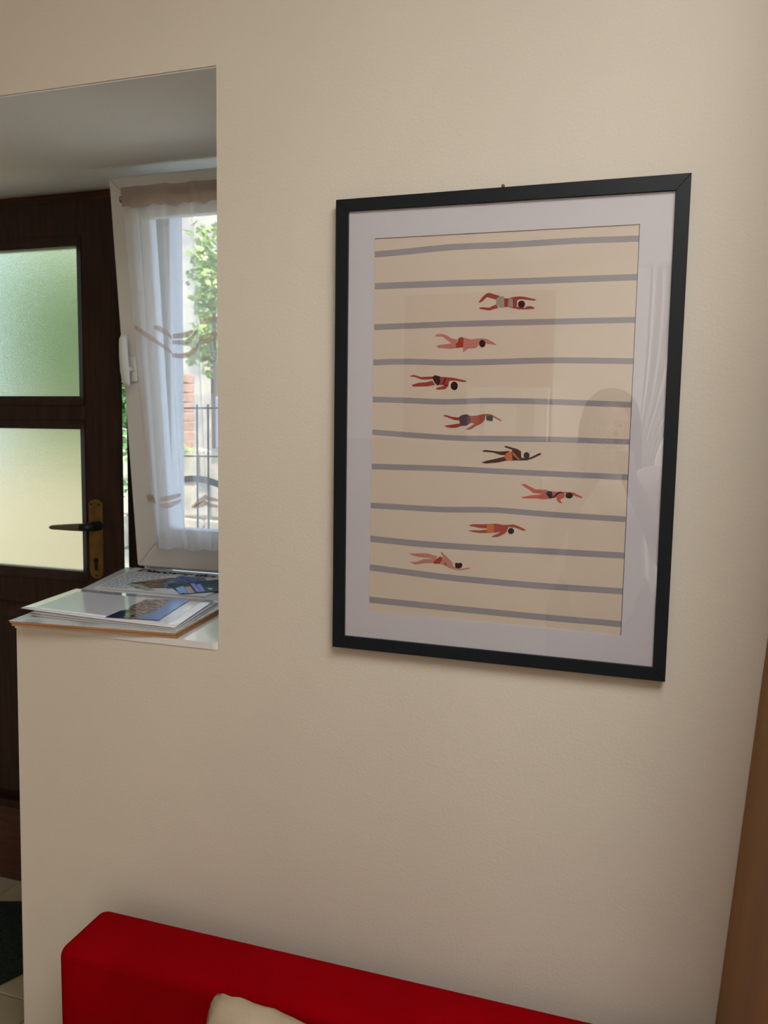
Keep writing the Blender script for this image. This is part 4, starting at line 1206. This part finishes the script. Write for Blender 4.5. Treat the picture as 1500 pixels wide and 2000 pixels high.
# arms and hands: both hands hold the phone in front of the face
PH = (0.435, -1.196)        # phone centre x and mid depth
for s in (-1, 1):
    sh = (PX + s * 0.165, PY - 0.01, 1.325)
    el = (PX + s * 0.185, PY + 0.10, 1.09)
    wr = (PH[0] + s * 0.055, PH[1] - 0.065, 1.345)
    chain(bm, [(sh, 0.052), ((PX + s * 0.185, PY + 0.03, 1.21), 0.044), (el, 0.037)])
    chain(bm, [(el, 0.038), ((PX + s * 0.15, PY + 0.16, 1.18), 0.035), (wr, 0.025)])
    pc = (PH[0] + s * 0.047, PH[1] - 0.022, 1.400)
    cap(bm, wr, (wr[0], wr[1] + 0.01, wr[2] + 0.015), 0.024, 0.024)
    cap(bm, (wr[0], wr[1] + 0.012, wr[2] + 0.02), (pc[0] + s * 0.003, pc[1], pc[2] + 0.018), 0.021, 0.017)
    cap(bm, (wr[0] - s * 0.004, wr[1] + 0.02, wr[2] + 0.015), (pc[0] - s * 0.004, pc[1] + 0.004, pc[2] - 0.012), 0.019, 0.017)
    lens_ = (0.9, 1.0, 0.95, 0.78)
    for q in range(4):
        z = 1.424 - q * 0.0185
        L = lens_[q]
        r0 = 0.0085 - 0.0006 * q
        chain(bm, [((pc[0] + s * 0.002, pc[1] + 0.004, z), r0 + 0.001),
                   ((PH[0] + s * 0.050, PH[1] + 0.016, z + 0.004), r0),
                   ((PH[0] + s * (0.050 - 0.026 * L), PH[1] + 0.0155, z + 0.006), r0 - 0.0008),
                   ((PH[0] + s * (0.050 - 0.040 * L), PH[1] + 0.0150, z + 0.006), r0 - 0.0018)])
    chain(bm, [((wr[0] - s * 0.008, wr[1] + 0.012, wr[2] + 0.012), 0.012), ((PH[0] + s * 0.030, PH[1] - 0.032, 1.395), 0.0105),
               ((PH[0] + s * 0.022, PH[1] - 0.018, 1.425), 0.0085)])
body = remesh('body', bm, M['skin'], per, 0.0058, 4)
# eyes and mouth
for s in (-1, 1):
    bm = bmesh.new()
    ball(bm, (HX + s * 0.033, HY + 0.073, HZ + 0.008), 0.0125)
    e = from_bm('eye', bm, M['eye'], per, True)
    bm = bmesh.new()
    ball(bm, (HX + s * 0.033, HY + 0.0835, HZ + 0.008), 0.0055, 1, 0.5, 1)
    from_bm('iris', bm, M['lens'], e, True)
bm = bmesh.new()
ball(bm, (HX, HY + 0.083, HZ - 0.054), 0.022, 1.0, 0.4, 0.32)
from_bm('mouth', bm, M['lip'], per, True)
# hair: cap and long back
bm = bmesh.new()
ball(bm, (HX, HY - 0.022, HZ + 0.036), 0.100, 0.95, 1.0, 1.0, 3)
cap(bm, (HX - 0.078, HY + 0.0, HZ + 0.02), (HX - 0.088, HY - 0.03, HZ - 0.14), 0.024, 0.022)
cap(bm, (HX + 0.078, HY + 0.0, HZ + 0.02), (HX + 0.088, HY - 0.03, HZ - 0.14), 0.024, 0.022)
cap(bm, (HX, HY - 0.07, HZ + 0.02), (HX, HY - 0.085, HZ - 0.16), 0.062, 0.05)
remesh('hair', bm, M['hair'], per, 0.008, 3)
# blouse with ruffled cap sleeves
bm = bmesh.new()
chain(bm, [((PX, PY, 0.93), 0.148), ((PX, PY + 0.01, 1.10), 0.125), ((PX, PY + 0.008, 1.245), 0.130)])
for s in (-1, 1):
    cap(bm, (PX + s * 0.05, PY + 0.01, 1.245), (PX + s * 0.150, PY - 0.01, 1.315), 0.108, 0.070)
    ball(bm, (PX + s * 0.065, PY + 0.088, 1.22), 0.064)
    for q in range(9):
        a = q / 9 * 2 * math.pi
        c = Vector((PX + s * 0.195, PY + 0.005, 1.285))
        cap(bm, (PX + s * 0.165, PY, 1.325), c + Vector((s * 0.015, math.cos(a) * 0.065, math.sin(a) * 0.06 - 0.015)), 0.04, 0.016)
blo = remesh('blouse', bm, M['blouse'], per, 0.009, 2)
for k in range(5):
    bm = bmesh.new()
    ball(bm, (PX, PY + 0.143 - abs(k - 3.4) * 0.004, 1.24 - k * 0.07), 0.007, 1, 0.6, 1)
    from_bm('button', bm, M['white_wood'], blo, True)
bm = bmesh.new()
ball(bm, (PX, PY, 0.93), 0.142, 1.2, 0.88, 0.9)
for s in (-1, 1):
    chain(bm, [((PX + s * 0.09, PY, 0.88), 0.102), ((PX + s * 0.096, PY + 0.01, 0.47), 0.078), ((PX + s * 0.10, PY - 0.015, 0.12), 0.078)])
remesh('trousers', bm, M['trousers'], per, 0.010, 2)
ph = empty('smartphone', (PH[0], PH[1], 1.36))
tag(ph, 'smartphone in a speckled pale case held up by the person, mirrored in the glass', 'phone')
box('case', PH[0] - 0.034, PH[0] + 0.034, PH[1] - 0.0055, PH[1] + 0.0055, 1.362, 1.502, M['phone'], ph, 0.004, 2)
box('screen', PH[0] - 0.031, PH[0] + 0.031, PH[1] - 0.0063, PH[1] - 0.0056, 1.366, 1.498, M['lens'], ph)
for dz in (0.0, 0.022):
    disc_y('lens', PH[0] + 0.0103, 1.46 + dz, PH[1] + 0.0055, PH[1] + 0.0075, 0.0075, M['lens'], ph)
